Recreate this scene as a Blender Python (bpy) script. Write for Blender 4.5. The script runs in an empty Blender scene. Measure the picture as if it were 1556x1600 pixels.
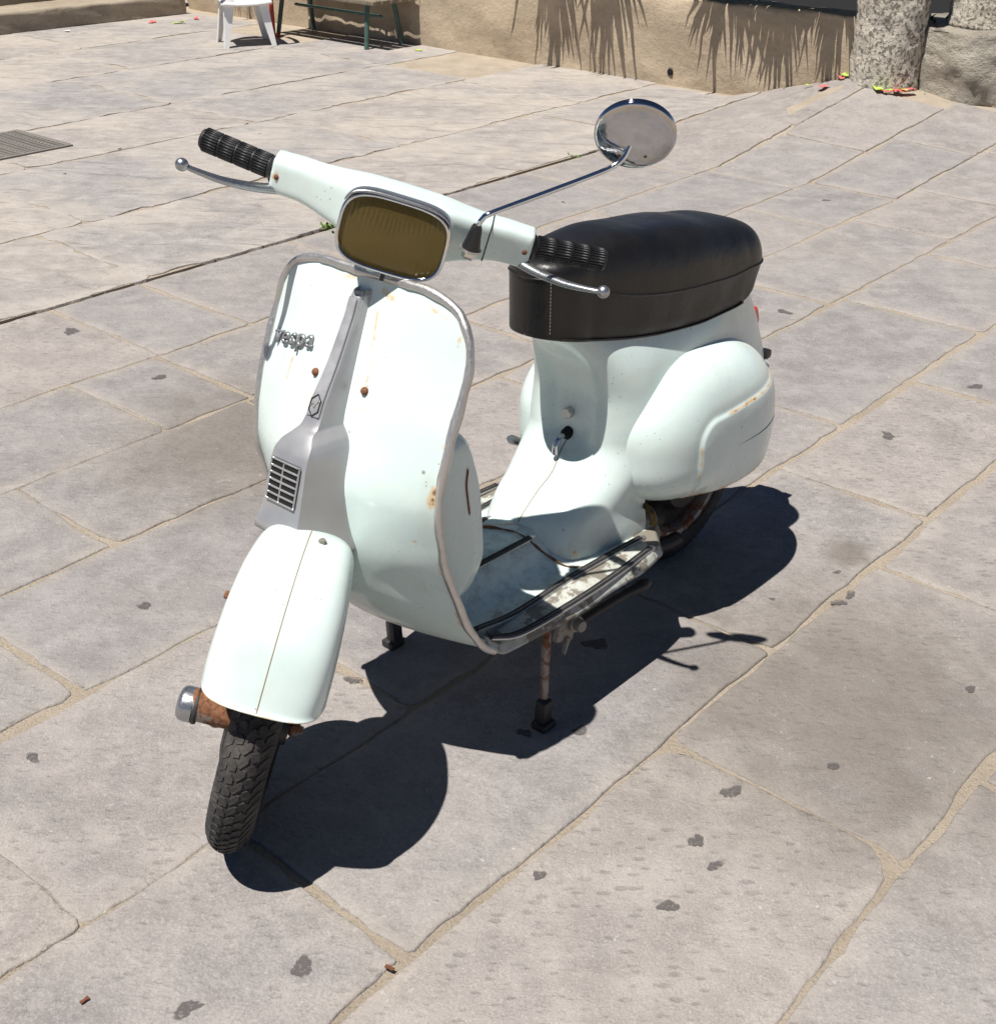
import bpy, bmesh, math, random
import numpy as np
from mathutils import Matrix, Vector
R_ = math.radians
random.seed(7); rng = np.random.default_rng(7)
scn = bpy.context.scene
col = scn.collection

# ------------------------------------------------------------------ camera, sky, sun, exposure
CAM_H = 1.4544
cam = bpy.data.objects.new('camera', bpy.data.cameras.new('camera')); col.objects.link(cam)
cam.location = (0, 0, CAM_H); cam.rotation_euler = (R_(90 - 28.771), 0, 0)
cam.data.sensor_fit = 'VERTICAL'; cam.data.sensor_height = 36.0; cam.data.lens = 1990.94 / 1600 * 36
cam.data.clip_start = 0.05; cam.data.clip_end = 500
scn.camera = cam
SUN_AZ, SUN_EL = -138.7, 70.3
world = bpy.data.worlds.new('World'); scn.world = world; world.use_nodes = True
wn = world.node_tree; wn.nodes.clear()
sky = wn.nodes.new('ShaderNodeTexSky'); sky.sky_type = 'NISHITA'; sky.sun_disc = False
sky.air_density = .40; sky.dust_density = .0; sky.ozone_density = 1.5; sky.sun_elevation = R_(SUN_EL); sky.sun_rotation = R_(90 - SUN_AZ)
bg = wn.nodes.new('ShaderNodeBackground'); bg.inputs['Strength'].default_value = 0.05
wo = wn.nodes.new('ShaderNodeOutputWorld')
wn.links.new(sky.outputs[0], bg.inputs[0]); wn.links.new(bg.outputs[0], wo.inputs[0])
sl = bpy.data.lights.new('sun', 'SUN'); sl.energy = 5.0; sl.angle = R_(0.5); sl.color = (1.0, 0.955, 0.89)
sun = bpy.data.objects.new('sun', sl); col.objects.link(sun)
sdir = Vector((math.cos(R_(SUN_EL)) * math.cos(R_(SUN_AZ)), math.cos(R_(SUN_EL)) * math.sin(R_(SUN_AZ)), math.sin(R_(SUN_EL))))
sun.rotation_euler = sdir.to_track_quat('Z', 'Y').to_euler(); sun.location = (-3, -3, 8)
scn.view_settings.view_transform = 'Standard'; scn.view_settings.look = 'None'
scn.view_settings.exposure = 0.36; scn.view_settings.gamma = 1.0
scn.render.engine = 'CYCLES'
scn.cycles.max_bounces = 6; scn.cycles.diffuse_bounces = 3; scn.cycles.glossy_bounces = 4; scn.cycles.transparent_max_bounces = 8

# ------------------------------------------------------------------ helpers
def tag(o, label=None, cat=None, group=None, kind=None):
    if label: o['label'] = label
    if cat: o['category'] = cat
    if group: o['group'] = group
    if kind: o['kind'] = kind
    return o
def empty(name, loc=(0, 0, 0), rz=0.0):
    o = bpy.data.objects.new(name, None); col.objects.link(o)
    o.location = loc; o.rotation_euler = (0, 0, rz); o.empty_display_size = .1
    return o
def link(name, me, mat=None, parent=None, smooth=True):
    o = bpy.data.objects.new(name, me); col.objects.link(o)
    if parent is not None: o.parent = parent
    if mat is not None: me.materials.append(mat)
    if smooth and len(me.polygons): me.polygons.foreach_set('use_smooth', [True] * len(me.polygons))
    return o
def mesh(name, V, F, mat=None, parent=None, smooth=True, M=None, attrs=None, recalc=False, sharp=None):
    V = np.asarray(V, float).reshape(-1, 3)
    me = bpy.data.meshes.new(name); me.from_pydata(V.tolist(), [], [list(map(int, f)) for f in F])
    if attrs:
        for k, a in attrs.items():
            at = me.attributes.new(k, 'FLOAT', 'POINT'); at.data.foreach_set('value', np.asarray(a, 'f').ravel())
    if recalc:
        bm = bmesh.new(); bm.from_mesh(me); bmesh.ops.recalc_face_normals(bm, faces=bm.faces); bm.to_mesh(me); bm.free()
    if M is not None: me.transform(M)
    me.update()
    o = link(name, me, mat, parent, smooth)
    if sharp is not None: 
        try: me.set_sharp_from_angle(angle=R_(sharp))
        except Exception: pass
    return o
def grid_faces(nu, nv, cu=False, cv=False, off=0):
    F = []
    for i in range(nu if cu else nu - 1):
        for j in range(nv if cv else nv - 1):
            a = i * nv + j; b = ((i + 1) % nu) * nv + j; c = ((i + 1) % nu) * nv + (j + 1) % nv; e = i * nv + (j + 1) % nv
            F.append((a + off, b + off, c + off, e + off))
    return F
def grid(name, P, mat, parent=None, cu=False, cv=False, caps=False, **kw):
    P = np.asarray(P, float); nu, nv = P.shape[:2]
    F = grid_faces(nu, nv, cu, cv)
    if caps:
        F.append(list(range(nv))[::-1]); F.append([(nu - 1) * nv + j for j in range(nv)])
    return mesh(name, P.reshape(-1, 3), F, mat, parent, **kw)
def pchip(xs, ys):
    xs = np.asarray(xs, float); ys = np.asarray(ys, float)
    if xs[0] > xs[-1]: xs = xs[::-1]; ys = ys[::-1]
    h = np.diff(xs); de = np.diff(ys) / h; m = np.zeros_like(ys)
    for i in range(1, len(xs) - 1):
        if de[i - 1] * de[i] > 0:
            w1 = 2 * h[i] + h[i - 1]; w2 = h[i] + 2 * h[i - 1]
            m[i] = (w1 + w2) / (w1 / de[i - 1] + w2 / de[i])
    m[0] = de[0]; m[-1] = de[-1]
    def f(x):
        x = np.clip(np.asarray(x, float), xs[0], xs[-1])
        i = np.clip(np.searchsorted(xs, x) - 1, 0, len(xs) - 2)
        t = (x - xs[i]) / h[i]
        return (ys[i] * (1 + 2 * t) * (1 - t) ** 2 + h[i] * m[i] * t * (1 - t) ** 2 + ys[i + 1] * t * t * (3 - 2 * t) + h[i] * m[i + 1] * t * t * (t - 1))
    return f
def curve3(keys, n):
    K = np.asarray(keys, float); s = np.r_[0, np.cumsum(np.linalg.norm(np.diff(K, axis=0), axis=1))]
    t = np.linspace(0, s[-1], n)
    # catmull-rom through arc length
    out = []
    P = np.vstack([2 * K[0] - K[1], K, 2 * K[-1] - K[-2]])
    for x in t:
        i = min(max(np.searchsorted(s, x) - 1, 0), len(K) - 2); u = (x - s[i]) / (s[i + 1] - s[i])
        a, b, c, e = P[i], P[i + 1], P[i + 2], P[i + 3]
        out.append(.5 * ((2 * b) + (-a + c) * u + (2 * a - 5 * b + 4 * c - e) * u * u + (-a + 3 * b - 3 * c + e) * u ** 3))
    return np.array(out)
def frames(path, up=(0, 0, 1)):
    T = np.gradient(path, axis=0); T /= np.linalg.norm(T, axis=1)[:, None] + 1e-12
    u = np.array(up, float)
    if abs(T[0] @ u) > .95: u = np.array([1., 0, 0])
    N = []; n = u - T[0] * (u @ T[0]); n /= np.linalg.norm(n)
    for t in T:
        n = n - t * (n @ t); n /= np.linalg.norm(n); N.append(n)
    N = np.array(N); B = np.cross(T, N)
    return T, N, B
def tube_vf(path, rad, n=10, up=(0, 0, 1), flat=1.0, off=0, caps=True):
    path = np.asarray(path, float); rad = np.broadcast_to(np.asarray(rad, float), (len(path),))
    T, N, B = frames(path, up)
    a = np.linspace(0, 2 * np.pi, n, endpoint=False)
    V = path[:, None, :] + rad[:, None, None] * (np.cos(a)[None, :, None] * N[:, None, :] * flat + np.sin(a)[None, :, None] * B[:, None, :])
    F = grid_faces(len(path), n, False, True, off)
    if caps:
        F.append([off + j for j in range(n)][::-1]); F.append([off + (len(path) - 1) * n + j for j in range(n)])
    return V.reshape(-1, 3), F
def tube(name, path, rad, mat, parent=None, n=10, up=(0, 0, 1), flat=1.0, **kw):
    V, F = tube_vf(path, rad, n, up, flat)
    kw.setdefault('sharp', 50)
    return mesh(name, V, F, mat, parent, recalc=True, **kw)
def lathe_vf(prof, origin, axis, n=32, off=0):
    ax = np.array(axis, float); ax /= np.linalg.norm(ax)
    t = np.array([0, 0, 1.]) if abs(ax[2]) < .9 else np.array([1., 0, 0])
    e1 = np.cross(ax, t); e1 /= np.linalg.norm(e1); e2 = np.cross(ax, e1)
    a = np.linspace(0, 2 * np.pi, n, endpoint=False)
    prof = np.asarray(prof, float)
    V = np.array(origin)[None, None] + prof[:, 1][:, None, None] * ax + prof[:, 0][:, None, None] * (np.cos(a)[None, :, None] * e1 + np.sin(a)[None, :, None] * e2)
    return V.reshape(-1, 3), grid_faces(len(prof), n, False, True, off)
def lathe(name, prof, origin, axis, mat, parent=None, n=32, sharp=35, **kw):
    V, F = lathe_vf(prof, origin, axis, n)
    return mesh(name, V, F, mat, parent, recalc=True, sharp=sharp, **kw)
def rbox_vf(c, s, r=.004, M=None):
    bm = bmesh.new(); bmesh.ops.create_cube(bm, size=1)
    for v in bm.verts: v.co = Vector((v.co.x * s[0], v.co.y * s[1], v.co.z * s[2]))
    if r > 0: bmesh.ops.bevel(bm, geom=bm.edges[:], offset=r, segments=2, profile=.6, affect='EDGES')
    if M is not None: bmesh.ops.transform(bm, matrix=M, verts=bm.verts)
    bmesh.ops.translate(bm, verts=bm.verts, vec=Vector(c))
    bm.verts.ensure_lookup_table(); bm.faces.ensure_lookup_table()
    V = [tuple(v.co) for v in bm.verts]; F = [[v.index for v in f.verts] for f in bm.faces]; bm.free()
    return np.array(V), F
def rbox(name, c, s, mat, parent=None, r=.004, rot=None, **kw):
    V, F = rbox_vf(c, s, r, rot)
    kw.setdefault('sharp', 40)
    return mesh(name, V, F, mat, parent, **kw)
def joinvf(parts):
    V = []; F = []; o = 0
    for v, f in parts:
        V.append(np.asarray(v).reshape(-1, 3)); F += [[i + o for i in q] for q in f]; o += len(V[-1])
    return np.vstack(V), F
def fbm(x, seed, octaves=3, freq=1.0):
    x = np.asarray(x, float); r = np.random.default_rng(seed); y = np.zeros_like(x); a = 1.0
    for o in range(octaves):
        t = r.normal(size=256); i = np.floor(x * freq).astype(int); u = x * freq - i; u = u * u * (3 - 2 * u)
        y += a * (t[i % 256] * (1 - u) + t[(i + 1) % 256] * u); a *= .5; freq *= 2.1
    return y

# ------------------------------------------------------------------ materials
class NT:
    def __init__(s, name):
        s.m = bpy.data.materials.new(name); s.m.use_nodes = True; s.t = s.m.node_tree; s.n = s.t.nodes
        s.b = s.n['Principled BSDF']; s.out = s.n['Material Output']
    def new(s, ty, **kw):
        n = s.n.new(ty)
        for k, v in kw.items():
            if k in n.inputs.keys(): 
                try: n.inputs[k].default_value = v
                except Exception: s.t.links.new(v, n.inputs[k])
            else: setattr(n, k, v)
        return n
    def l(s, a, b): s.t.links.new(a, b); return b
    def val(s, sock, v):
        if hasattr(v, 'node'): s.l(v, sock)
        else: sock.default_value = v
    def math(s, op, a, b=0.0, clamp=False):
        n = s.n.new('ShaderNodeMath'); n.operation = op; n.use_clamp = clamp; s.val(n.inputs[0], a); s.val(n.inputs[1], b); return n.outputs[0]
    def mix(s, f, a, b, bt='MIX'):
        n = s.n.new('ShaderNodeMix'); n.data_type = 'RGBA'; n.blend_type = bt; n.clamp_factor = True
        s.val(n.inputs[0], f); s.val(n.inputs[6], a if hasattr(a, 'node') else (*a, 1)); s.val(n.inputs[7], b if hasattr(b, 'node') else (*b, 1)); return n.outputs[2]
    def ramp(s, f, p0, p1, v0=0.0, v1=1.0):
        n = s.n.new('ShaderNodeMapRange'); n.interpolation_type = 'SMOOTHSTEP'; n.clamp = True
        s.val(n.inputs[0], f); n.inputs[1].default_value = p0; n.inputs[2].default_value = p1; n.inputs[3].default_value = v0; n.inputs[4].default_value = v1; return n.outputs[0]
    def noise(s, vec=None, scale=5., detail=4., rough=.55, dist=0.0):
        n = s.n.new('ShaderNodeTexNoise'); n.inputs['Scale'].default_value = scale; n.inputs['Detail'].default_value = detail
        n.inputs['Roughness'].default_value = rough; n.inputs['Distortion'].default_value = dist
        if vec is not None: s.l(vec, n.inputs['Vector'])
        return n.outputs[0]
    def voro(s, vec, scale, rnd=1.0, feat='F1'):
        n = s.n.new('ShaderNodeTexVoronoi'); n.feature = feat; n.inputs['Scale'].default_value = scale; n.inputs['Randomness'].default_value = rnd
        s.l(vec, n.inputs['Vector']); return n
    def mapping(s, vec, loc=(0, 0, 0), rot=(0, 0, 0), sc=(1, 1, 1)):
        n = s.n.new('ShaderNodeMapping'); s.l(vec, n.inputs[0]); s.val(n.inputs[1], loc); s.val(n.inputs[2], rot); s.val(n.inputs[3], sc); return n.outputs[0]
    def coord(s, k='Object'): return s.n.new('ShaderNodeTexCoord').outputs[k]
    def pos(s): return s.n.new('ShaderNodeNewGeometry').outputs['Position']
    def rand(s): return s.n.new('ShaderNodeObjectInfo').outputs['Random']
    def attr(s, k): n = s.n.new('ShaderNodeAttribute'); n.attribute_name = k; return n.outputs['Fac']
    def bump(s, h, dist=.002, strength=1.0, nrm=None):
        n = s.n.new('ShaderNodeBump'); n.inputs['Distance'].default_value = dist; n.inputs['Strength'].default_value = strength
        s.l(h, n.inputs['Height'])
        if nrm is not None: s.l(nrm, n.inputs['Normal'])
        return n.outputs[0]
    def set(s, **kw):
        for k, v in kw.items():
            k = k.replace('_', ' ')
            if isinstance(v, tuple) and len(v) == 3 and not hasattr(v, 'node'): v = (*v, 1)
            s.val(s.b.inputs[k], v)
        return s.m
def plain(name, c, rough=.5, metal=0.0, var=.15, scale=25, bump=0.0, coat=0.0, bscale=200, spec=.5):
    k = NT(name); co = k.coord(); n = k.noise(co, scale, 5, .6)
    f = k.ramp(n, .3, .7)
    k.set(Base_Color=k.mix(f, tuple(x * (1 - var) for x in c), tuple(min(1, x * (1 + var)) for x in c)),
          Roughness=k.ramp(n, .25, .75, max(.02, rough - .07), min(1, rough + .07)), Metallic=metal, Coat_Weight=coat)
    k.b.inputs['Specular IOR Level'].default_value = spec
    if bump: k.set(Normal=k.bump(k.noise(co, bscale, 3), bump))
    return k.m

def paint_mat(name, worn=0.0):
    k = NT(name); co = k.coord('Object'); ra = k.attr('rust'); gr = k.attr('grime')
    big = k.noise(co, 6, 4, .55); fine = k.noise(co, 70, 5, .65); mid = k.noise(co, 22, 5, .65)
    base = k.mix(k.ramp(big, .3, .7), (.64, .765, .738), (.695, .805, .78))
    base = k.mix(k.math('MULTIPLY', k.ramp(mid, .5, .75), .25), base, (.68, .68, .60))
    stk = k.ramp(k.noise(k.mapping(co, (0, 0, 0), (0, 0, 0), (22, 22, 2.5)), 1.0, 4, .6), .54, .74); base = k.mix(k.math('MULTIPLY', stk, .16), base, (.52, .52, .44))
    # grime: brownish grey film
    g = k.math('MULTIPLY', gr, k.ramp(mid, .25, .7, .25, 1.0)); base = k.mix(k.math('MULTIPLY', g, .6), base, (.28, .26, .21))
    # scratches and small chips
    vor = k.voro(co, 26, 1.0); chip = k.math('MULTIPLY', k.ramp(vor.outputs['Distance'], .10, .05), k.ramp(k.noise(co, 9, 2), .50, .64))
    v2 = k.voro(co, 75, 1.0); chip2 = k.math('MULTIPLY', k.ramp(v2.outputs['Distance'], .11, .05), k.ramp(k.noise(k.mapping(co, (3, 1, 2)), 13, 2), .52, .60))
    chip = k.math('MAXIMUM', chip, chip2)
    base = k.mix(k.math('MULTIPLY', chip, .75), base, (.10, .065, .035))
    rn = k.math('ADD', k.math('MULTIPLY', k.math('SUBTRACT', mid, .5), 1.6), k.math('MULTIPLY', k.math('SUBTRACT', fine, .5), 1.3)); on = k.ramp(ra, .03, .25); halo = k.math('MULTIPLY', on, k.ramp(k.math('ADD', ra, rn), .35, .95))
    base = k.mix(k.math('MULTIPLY', halo, .72), base, (.62, .37, .12))
    core = k.math('MULTIPLY', on, k.ramp(k.math('ADD', ra, k.math('MULTIPLY', rn, 1.2)), .95, 1.25))
    base = k.mix(k.math('MULTIPLY', core, .85), base, (.17, .065, .025))
    rough = .28
    if worn:
        w = k.attr('wear'); wn_ = k.math('ADD', k.math('MULTIPLY', k.noise(co, 17, 6, .7), .75), k.math('MULTIPLY', w, .35))
        pr = k.ramp(wn_, .56, .61); base = k.mix(k.math('MULTIPLY', pr, .7), base, (.42, .41, .36))
        br = k.ramp(wn_, .665, .70); base = k.mix(k.math('MULTIPLY', br, .75), base, (.11, .08, .055))
        dn = k.ramp(k.noise(co, 40, 6, .7), .40, .75); base = k.mix(k.math('MULTIPLY', dn, .5), base, (.17, .145, .11))
        rough = .6
    rg = k.math('ADD', k.math('MULTIPLY', k.math('MAXIMUM', halo, k.math('MULTIPLY', gr, .8)), .35), k.ramp(mid, .3, .7, rough - .03, rough + .06))
    hb = k.noise(co, 9, 2)
    k.set(Base_Color=base, Roughness=rg, Coat_Weight=0.0 if worn else .35, Coat_Roughness=.07, Normal=k.bump(hb, .004, .6))
    return k.m
def ground_stone(name, rough_flag=False):
    k = NT(name); ps = k.pos(); rd = k.rand()
    sh = k.n.new('ShaderNodeCombineXYZ'); k.l(k.math('MULTIPLY', rd, 37.0), sh.inputs[0]); k.l(k.math('MULTIPLY', rd, 91.0), sh.inputs[1])
    vadd = k.n.new('ShaderNodeVectorMath'); vadd.operation = 'ADD'; k.l(ps, vadd.inputs[0]); k.l(sh.outputs[0], vadd.inputs[1]); co = vadd.outputs[0]
    def ncol(scale, det, ro=.6, di=0.0, vec=None):
        n = k.n.new('ShaderNodeTexNoise'); n.inputs['Scale'].default_value = scale; n.inputs['Detail'].default_value = det; n.inputs['Roughness'].default_value = ro; n.inputs['Distortion'].default_value = di
        k.l(vec or co, n.inputs['Vector']); q = k.n.new('ShaderNodeSeparateColor'); k.l(n.outputs['Color'], q.inputs[0]); return q.outputs[0], q.outputs[1], q.outputs[2]
    b0, b1, b2 = ncol(1.9, 3); m0, m1, m2 = ncol(9, 3, .65); f0 = k.noise(co, 75, 3, .7); nb = k.noise(co, 11, 7, .72)
    c = k.mix(k.ramp(b0, .3, .7), (.232, .217, .212), (.298, .280, .273))
    c = k.mix(k.ramp(m0, .38, .72), c, (.342, .320, .307))
    c = k.mix(k.math('MULTIPLY', k.ramp(nb, .48, .68), .5), c, (.190, .173, .170))
    c = k.mix(k.math('MULTIPLY', k.ramp(f0, .54, .72), .45), c, (.43, .40, .38))
    g0 = k.noise(co, 260, 2, .7); c = k.mix(k.math('MULTIPLY', k.ramp(g0, .52, .68), .42), c, (.165, .148, .143)); c = k.mix(k.math('MULTIPLY', k.ramp(g0, .46, .34), .35), c, (.46, .43, .41))
    tint = k.mix(rd, (.91, .92, .945), (1.06, 1.03, 1.0)); c = k.mix(1.0, c, tint, 'MULTIPLY')
    e = k.attr('edge'); dust = k.math('MULTIPLY', k.math('SUBTRACT', 1.0, e), k.ramp(m1, .28, .64, .2, 1.0))
    dust2 = k.math('MULTIPLY', k.ramp(b1, .42, .66), .8 if rough_flag else .28)
    d = k.math('MAXIMUM', dust, dust2); c = k.mix(k.math('MULTIPLY', d, .50), c, (.40, .358, .310) if not rough_flag else (.47, .42, .36))
    if rough_flag: c = k.mix(1.0, c, (1.12, 1.12, 1.11), 'MULTIPLY')
    fk = k.noise(k.mapping(co, (2, 5, 0), (0, 0, R_(25)), (1, 1.7, 1)), 6.5, 5, .62, .4); fl_ = k.ramp(fk, .505, .535); h = k.math('ADD', nb, k.math('MULTIPLY', fl_, .06))
    c = k.mix(k.math('MULTIPLY', fl_, .12), c, (.40, .375, .355))
    if not rough_flag:
        mp = k.mapping(co, (0, 0, 0), (0, 0, R_(6)), (19.0, 46, 1))
        vd = k.voro(mp, 1.0, .85); vd.voronoi_dimensions = '2D'
        pit = k.ramp(k.math('ADD', vd.outputs['Distance'], k.math('MULTIPLY', k.math('SUBTRACT', nb, .5), 1.1)), .20, .0)
        msk = k.math('MULTIPLY', k.ramp(k.math('ADD', b2, k.math('MULTIPLY', rd, .22)), .42, .68), k.ramp(m2, .36, .56))
        c = k.mix(k.math('MULTIPLY', k.math('MULTIPLY', pit, msk), k.ramp(rd, .2, .8, .15, .42)), c, (.135, .120, .120)); h = k.math('SUBTRACT', h, k.math('MULTIPLY', pit, .09))
    wr = k.noise(k.mapping(co, (0, 0, 0), (0, 0, R_(-12)), (1, 2.2, 1)), 3.0 if rough_flag else 4.5, 2, .5, .8)
    rl = k.math('MULTIPLY', k.ramp(k.math('ABSOLUTE', k.math('SUBTRACT', wr, .5)), .010, .0), k.ramp(m2, .50, .62))
    c = k.mix(k.math('MULTIPLY', rl, .38 if rough_flag else .15), c, (.15, .128, .112))
    if rough_flag: h = k.math('ADD', h, k.math('MULTIPLY', k.ramp(wr, .35, .65), 1.1))
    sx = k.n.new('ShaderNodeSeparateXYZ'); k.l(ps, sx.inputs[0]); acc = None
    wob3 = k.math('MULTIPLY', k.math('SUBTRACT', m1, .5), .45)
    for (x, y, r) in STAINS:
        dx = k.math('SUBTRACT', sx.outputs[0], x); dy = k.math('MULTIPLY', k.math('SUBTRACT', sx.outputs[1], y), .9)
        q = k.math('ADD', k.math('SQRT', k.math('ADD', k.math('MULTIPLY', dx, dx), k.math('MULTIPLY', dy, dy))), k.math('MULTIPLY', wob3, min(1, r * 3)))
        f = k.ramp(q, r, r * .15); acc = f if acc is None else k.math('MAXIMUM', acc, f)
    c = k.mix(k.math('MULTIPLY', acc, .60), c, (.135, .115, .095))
    pl = k.math('MULTIPLY', k.ramp(f0, .62, .70), k.ramp(m1, .54, .66)); c = k.mix(k.math('MULTIPLY', pl, .5), c, (.55, .52, .49))
    k.set(Base_Color=c, Roughness=.85, Normal=k.bump(h, .014 if not rough_flag else .015, .85)); k.b.inputs['Specular IOR Level'].default_value = .25
    return k.m
SPOTS = [(.581,1.729,.012),(.394,1.663,.019),(.32,1.545,.015),(.342,1.491,.013),(.257,1.406,.015),(-.28,1.288,.02),(-.431,1.215,.018),(.064,1.47,.011),(.147,1.825,.015),(.048,1.818,.016),
         (.194,2.098,.025),(.949,4.025,.026),(1.036,3.066,.022),(-1.362,3.847,.03),(-.992,3.468,.022),(-.738,2.238,.016),(1.378,3.397,.022),(.892,1.95,.012),(.715,2.252,.016),(.746,2.282,.014)]
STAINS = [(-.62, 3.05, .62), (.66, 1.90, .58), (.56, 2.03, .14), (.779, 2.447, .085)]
def mortar_mat():
    k = NT('sandy_mortar'); ps = k.pos(); a = k.noise(ps, 6, 5, .6); b = k.noise(ps, 160, 5, .7); v = k.voro(ps, 190, 1.0)
    c = k.mix(k.ramp(a, .3, .7), (.40, .335, .26), (.50, .425, .335)); c = k.mix(k.math('MULTIPLY', k.ramp(b, .5, .72), .5), c, (.20, .16, .125))
    c = k.mix(k.math('MULTIPLY', k.ramp(v.outputs['Distance'], .25, .1), .35), c, (.62, .55, .46))
    k.set(Base_Color=c, Roughness=.95, Normal=k.bump(k.math('ADD', b, k.math('MULTIPLY', a, .8)), .01, 1.0)); return k.m
def wall_mat(name, c1, c2, strata=True, holes=.0, bd=.009):
    k = NT(name); ps = k.pos(); st = k.mapping(ps, (0, 0, 0), (0, 0, 0), (1, 1, 2.6 if strata else 1))
    a = k.noise(st, 2.5, 6, .62); b = k.noise(ps, 24, 6, .68); f = k.noise(ps, 110, 4, .7)
    c = k.mix(k.ramp(a, .3, .7), c1, c2); c = k.mix(k.math('MULTIPLY', k.ramp(b, .5, .75), .5), c, tuple(x * .55 for x in c1))
    c = k.mix(k.math('MULTIPLY', k.ramp(k.noise(ps, 1.3, 4), .5, .68), .55), c, tuple(min(1, x * 1.25) for x in c2))
    h = k.math('ADD', k.math('ADD', k.math('MULTIPLY', a, .9), k.math('MULTIPLY', b, .7)), k.math('MULTIPLY', f, .25))
    if holes:
        pit = k.ramp(k.noise(ps, holes, 6, .72), .52, .64)
        c = k.mix(k.math("MULTIPLY", pit, .55), c, (.13, .108, .082)); h = k.math('SUBTRACT', h, k.math('MULTIPLY', pit, 1.3))
    k.set(Base_Color=c, Roughness=.93, Normal=k.bump(h, bd, 1.0)); k.b.inputs['Specular IOR Level'].default_value = .2
    return k.m

def metal_mat(name, c, rough, rust=0.0, metal=1.0, scale=30):
    k = NT(name); co = k.coord(); n = k.noise(co, scale, 6, .65); f = k.noise(co, scale * 6, 4, .6)
    base = k.mix(k.ramp(n, .3, .7), tuple(x * .88 for x in c), c); m = metal; r = k.ramp(f, .3, .7, rough * .8, rough * 1.25)
    if rust:
        q = k.ramp(k.math('ADD', n, rust - .5), .48, .58); base = k.mix(q, base, k.mix(k.ramp(f, .3, .7), (.10, .04, .02), (.27, .115, .05)))
        m = k.math('MULTIPLY', k.math('SUBTRACT', 1.0, q), metal); r = k.math('MAXIMUM', r, k.math('MULTIPLY', q, .85))
    k.set(Base_Color=base, Metallic=m, Roughness=r, Normal=k.bump(k.math('ADD', n, k.math('MULTIPLY', f, .3)), .0006 + .002 * rust, .5)); return k.m

M_paint = paint_mat('mint_paint'); M_floor = paint_mat('worn_floor_paint', 1.0)
M_cover = plain('silver_grey_paint', (.43, .432, .445), .34, .5, .06, 12, coat=.2)
M_coverplate = plain('brushed_plate', (.46, .46, .475), .42, .45, .10, 40)
M_trim = metal_mat('aluminium_trim', (.60, .585, .57), .42, .0, .85, 45)
M_chrome = metal_mat('chrome', (.72, .73, .75), .06, 0.0)
M_mirror = metal_mat('mirror_chrome', (.50, .50, .52), .05, 0.0)
M_alu = metal_mat('cast_aluminium', (.42, .43, .45), .33, 0.0, .9, 60)
M_rubber = plain('black_rubber', (.018, .018, .02), .48, 0, .2, 30, .0004)
M_strip = plain('dark_rubber_strip', (.028, .027, .027), .6, 0, .3, 40, .0006)
k = NT('tyre_rubber'); co = k.coord(); dn = k.noise(co, 16, 6, .7); k.set(Base_Color=k.mix(k.ramp(dn, .42, .72), (.022, .021, .021), (.075, .068, .062)), Roughness=.82, Normal=k.bump(k.noise(co, 300, 3), .0008)); M_tyre = k.m
M_rust = metal_mat('rusty_steel', (.30, .27, .25), .5, .56, .7, 26)
M_rust2 = metal_mat('flaky_rust', (.32, .30, .27), .6, .42, .6, 40)
M_screw = metal_mat('rusty_screw', (.2, .1, .06), .7, .9, .3, 90)
M_dark = metal_mat('oily_metal', (.05, .047, .045), .5, .35, .6, 40)
M_blackplastic = plain('black_plastic', (.016, .016, .018), .35, 0, .1)
M_red = plain('red_lens', (.55, .012, .015), .18, 0, .05, coat=.6)
M_reflector = metal_mat('lamp_reflector', (.75, .74, .70), .45, 0.0, .8)
M_letter = plain('badge_metal', (.34, .34, .36), .3, .6, .1)
M_black = plain('black_void', (.006, .006, .006), .9, 0, 0.0)
M_brass = metal_mat('worn_brass', (.12, .085, .04), .5, .3)
k = NT('seat_vinyl'); co = k.coord(); n1 = k.noise(co, 9, 5, .6); v1 = k.voro(co, 420, 1.0); dst = k.ramp(k.noise(co, 14, 6, .7), .60, .78)
k.set(Base_Color=k.mix(k.math('MULTIPLY', dst, .10), k.mix(k.ramp(n1, .3, .7), (.0065, .006, .0062), (.010, .0092, .009)), (.10, .09, .085)), Roughness=k.ramp(n1, .3, .7, .34, .46),
      Normal=k.bump(k.math('ADD', k.math('MULTIPLY', n1, 1.6), k.math('MULTIPLY', v1.outputs['Distance'], .06)), .005, .5)); M_seat = k.m
k = NT('amber_lens'); co = k.coord('Object'); tr = k.new('ShaderNodeBsdfTransparent'); tr.inputs[0].default_value = (.62, .48, .15, 1)
gl = k.new('ShaderNodeBsdfGlossy'); gl.inputs[0].default_value = (1, 1, 1, 1); gl.inputs['Roughness'].default_value = .06
df = k.new('ShaderNodeBsdfDiffuse'); df.inputs[0].default_value = (.24, .165, .045, 1)
fr = k.new('ShaderNodeFresnel'); fr.inputs[0].default_value = 1.5
at = k.attr('rib'); wv = k.math('SINE', k.math('MULTIPLY', at, 900.0)); nb = k.bump(wv, .0006, .7); k.l(nb, gl.inputs['Normal']); k.l(nb, fr.inputs['Normal'])
m1 = k.new('ShaderNodeMixShader'); m1.inputs[0].default_value = .20; k.l(tr.outputs[0], m1.inputs[1]); k.l(df.outputs[0], m1.inputs[2])
m2 = k.new('ShaderNodeMixShader'); k.l(fr.outputs[0], m2.inputs[0]); k.l(m1.outputs[0], m2.inputs[1]); k.l(gl.outputs[0], m2.inputs[2]); k.l(m2.outputs[0], k.out.inputs[0]); M_lens = k.m
M_slab = ground_stone('paving_stone'); M_flag = ground_stone('hewn_flagstone', True); M_mortar = mortar_mat()
M_wall = wall_mat('sandy_plaster', (.38, .305, .22), (.50, .41, .30))
M_ledge = wall_mat('ledge_stone', (.30, .25, .19), (.40, .345, .27))
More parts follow.
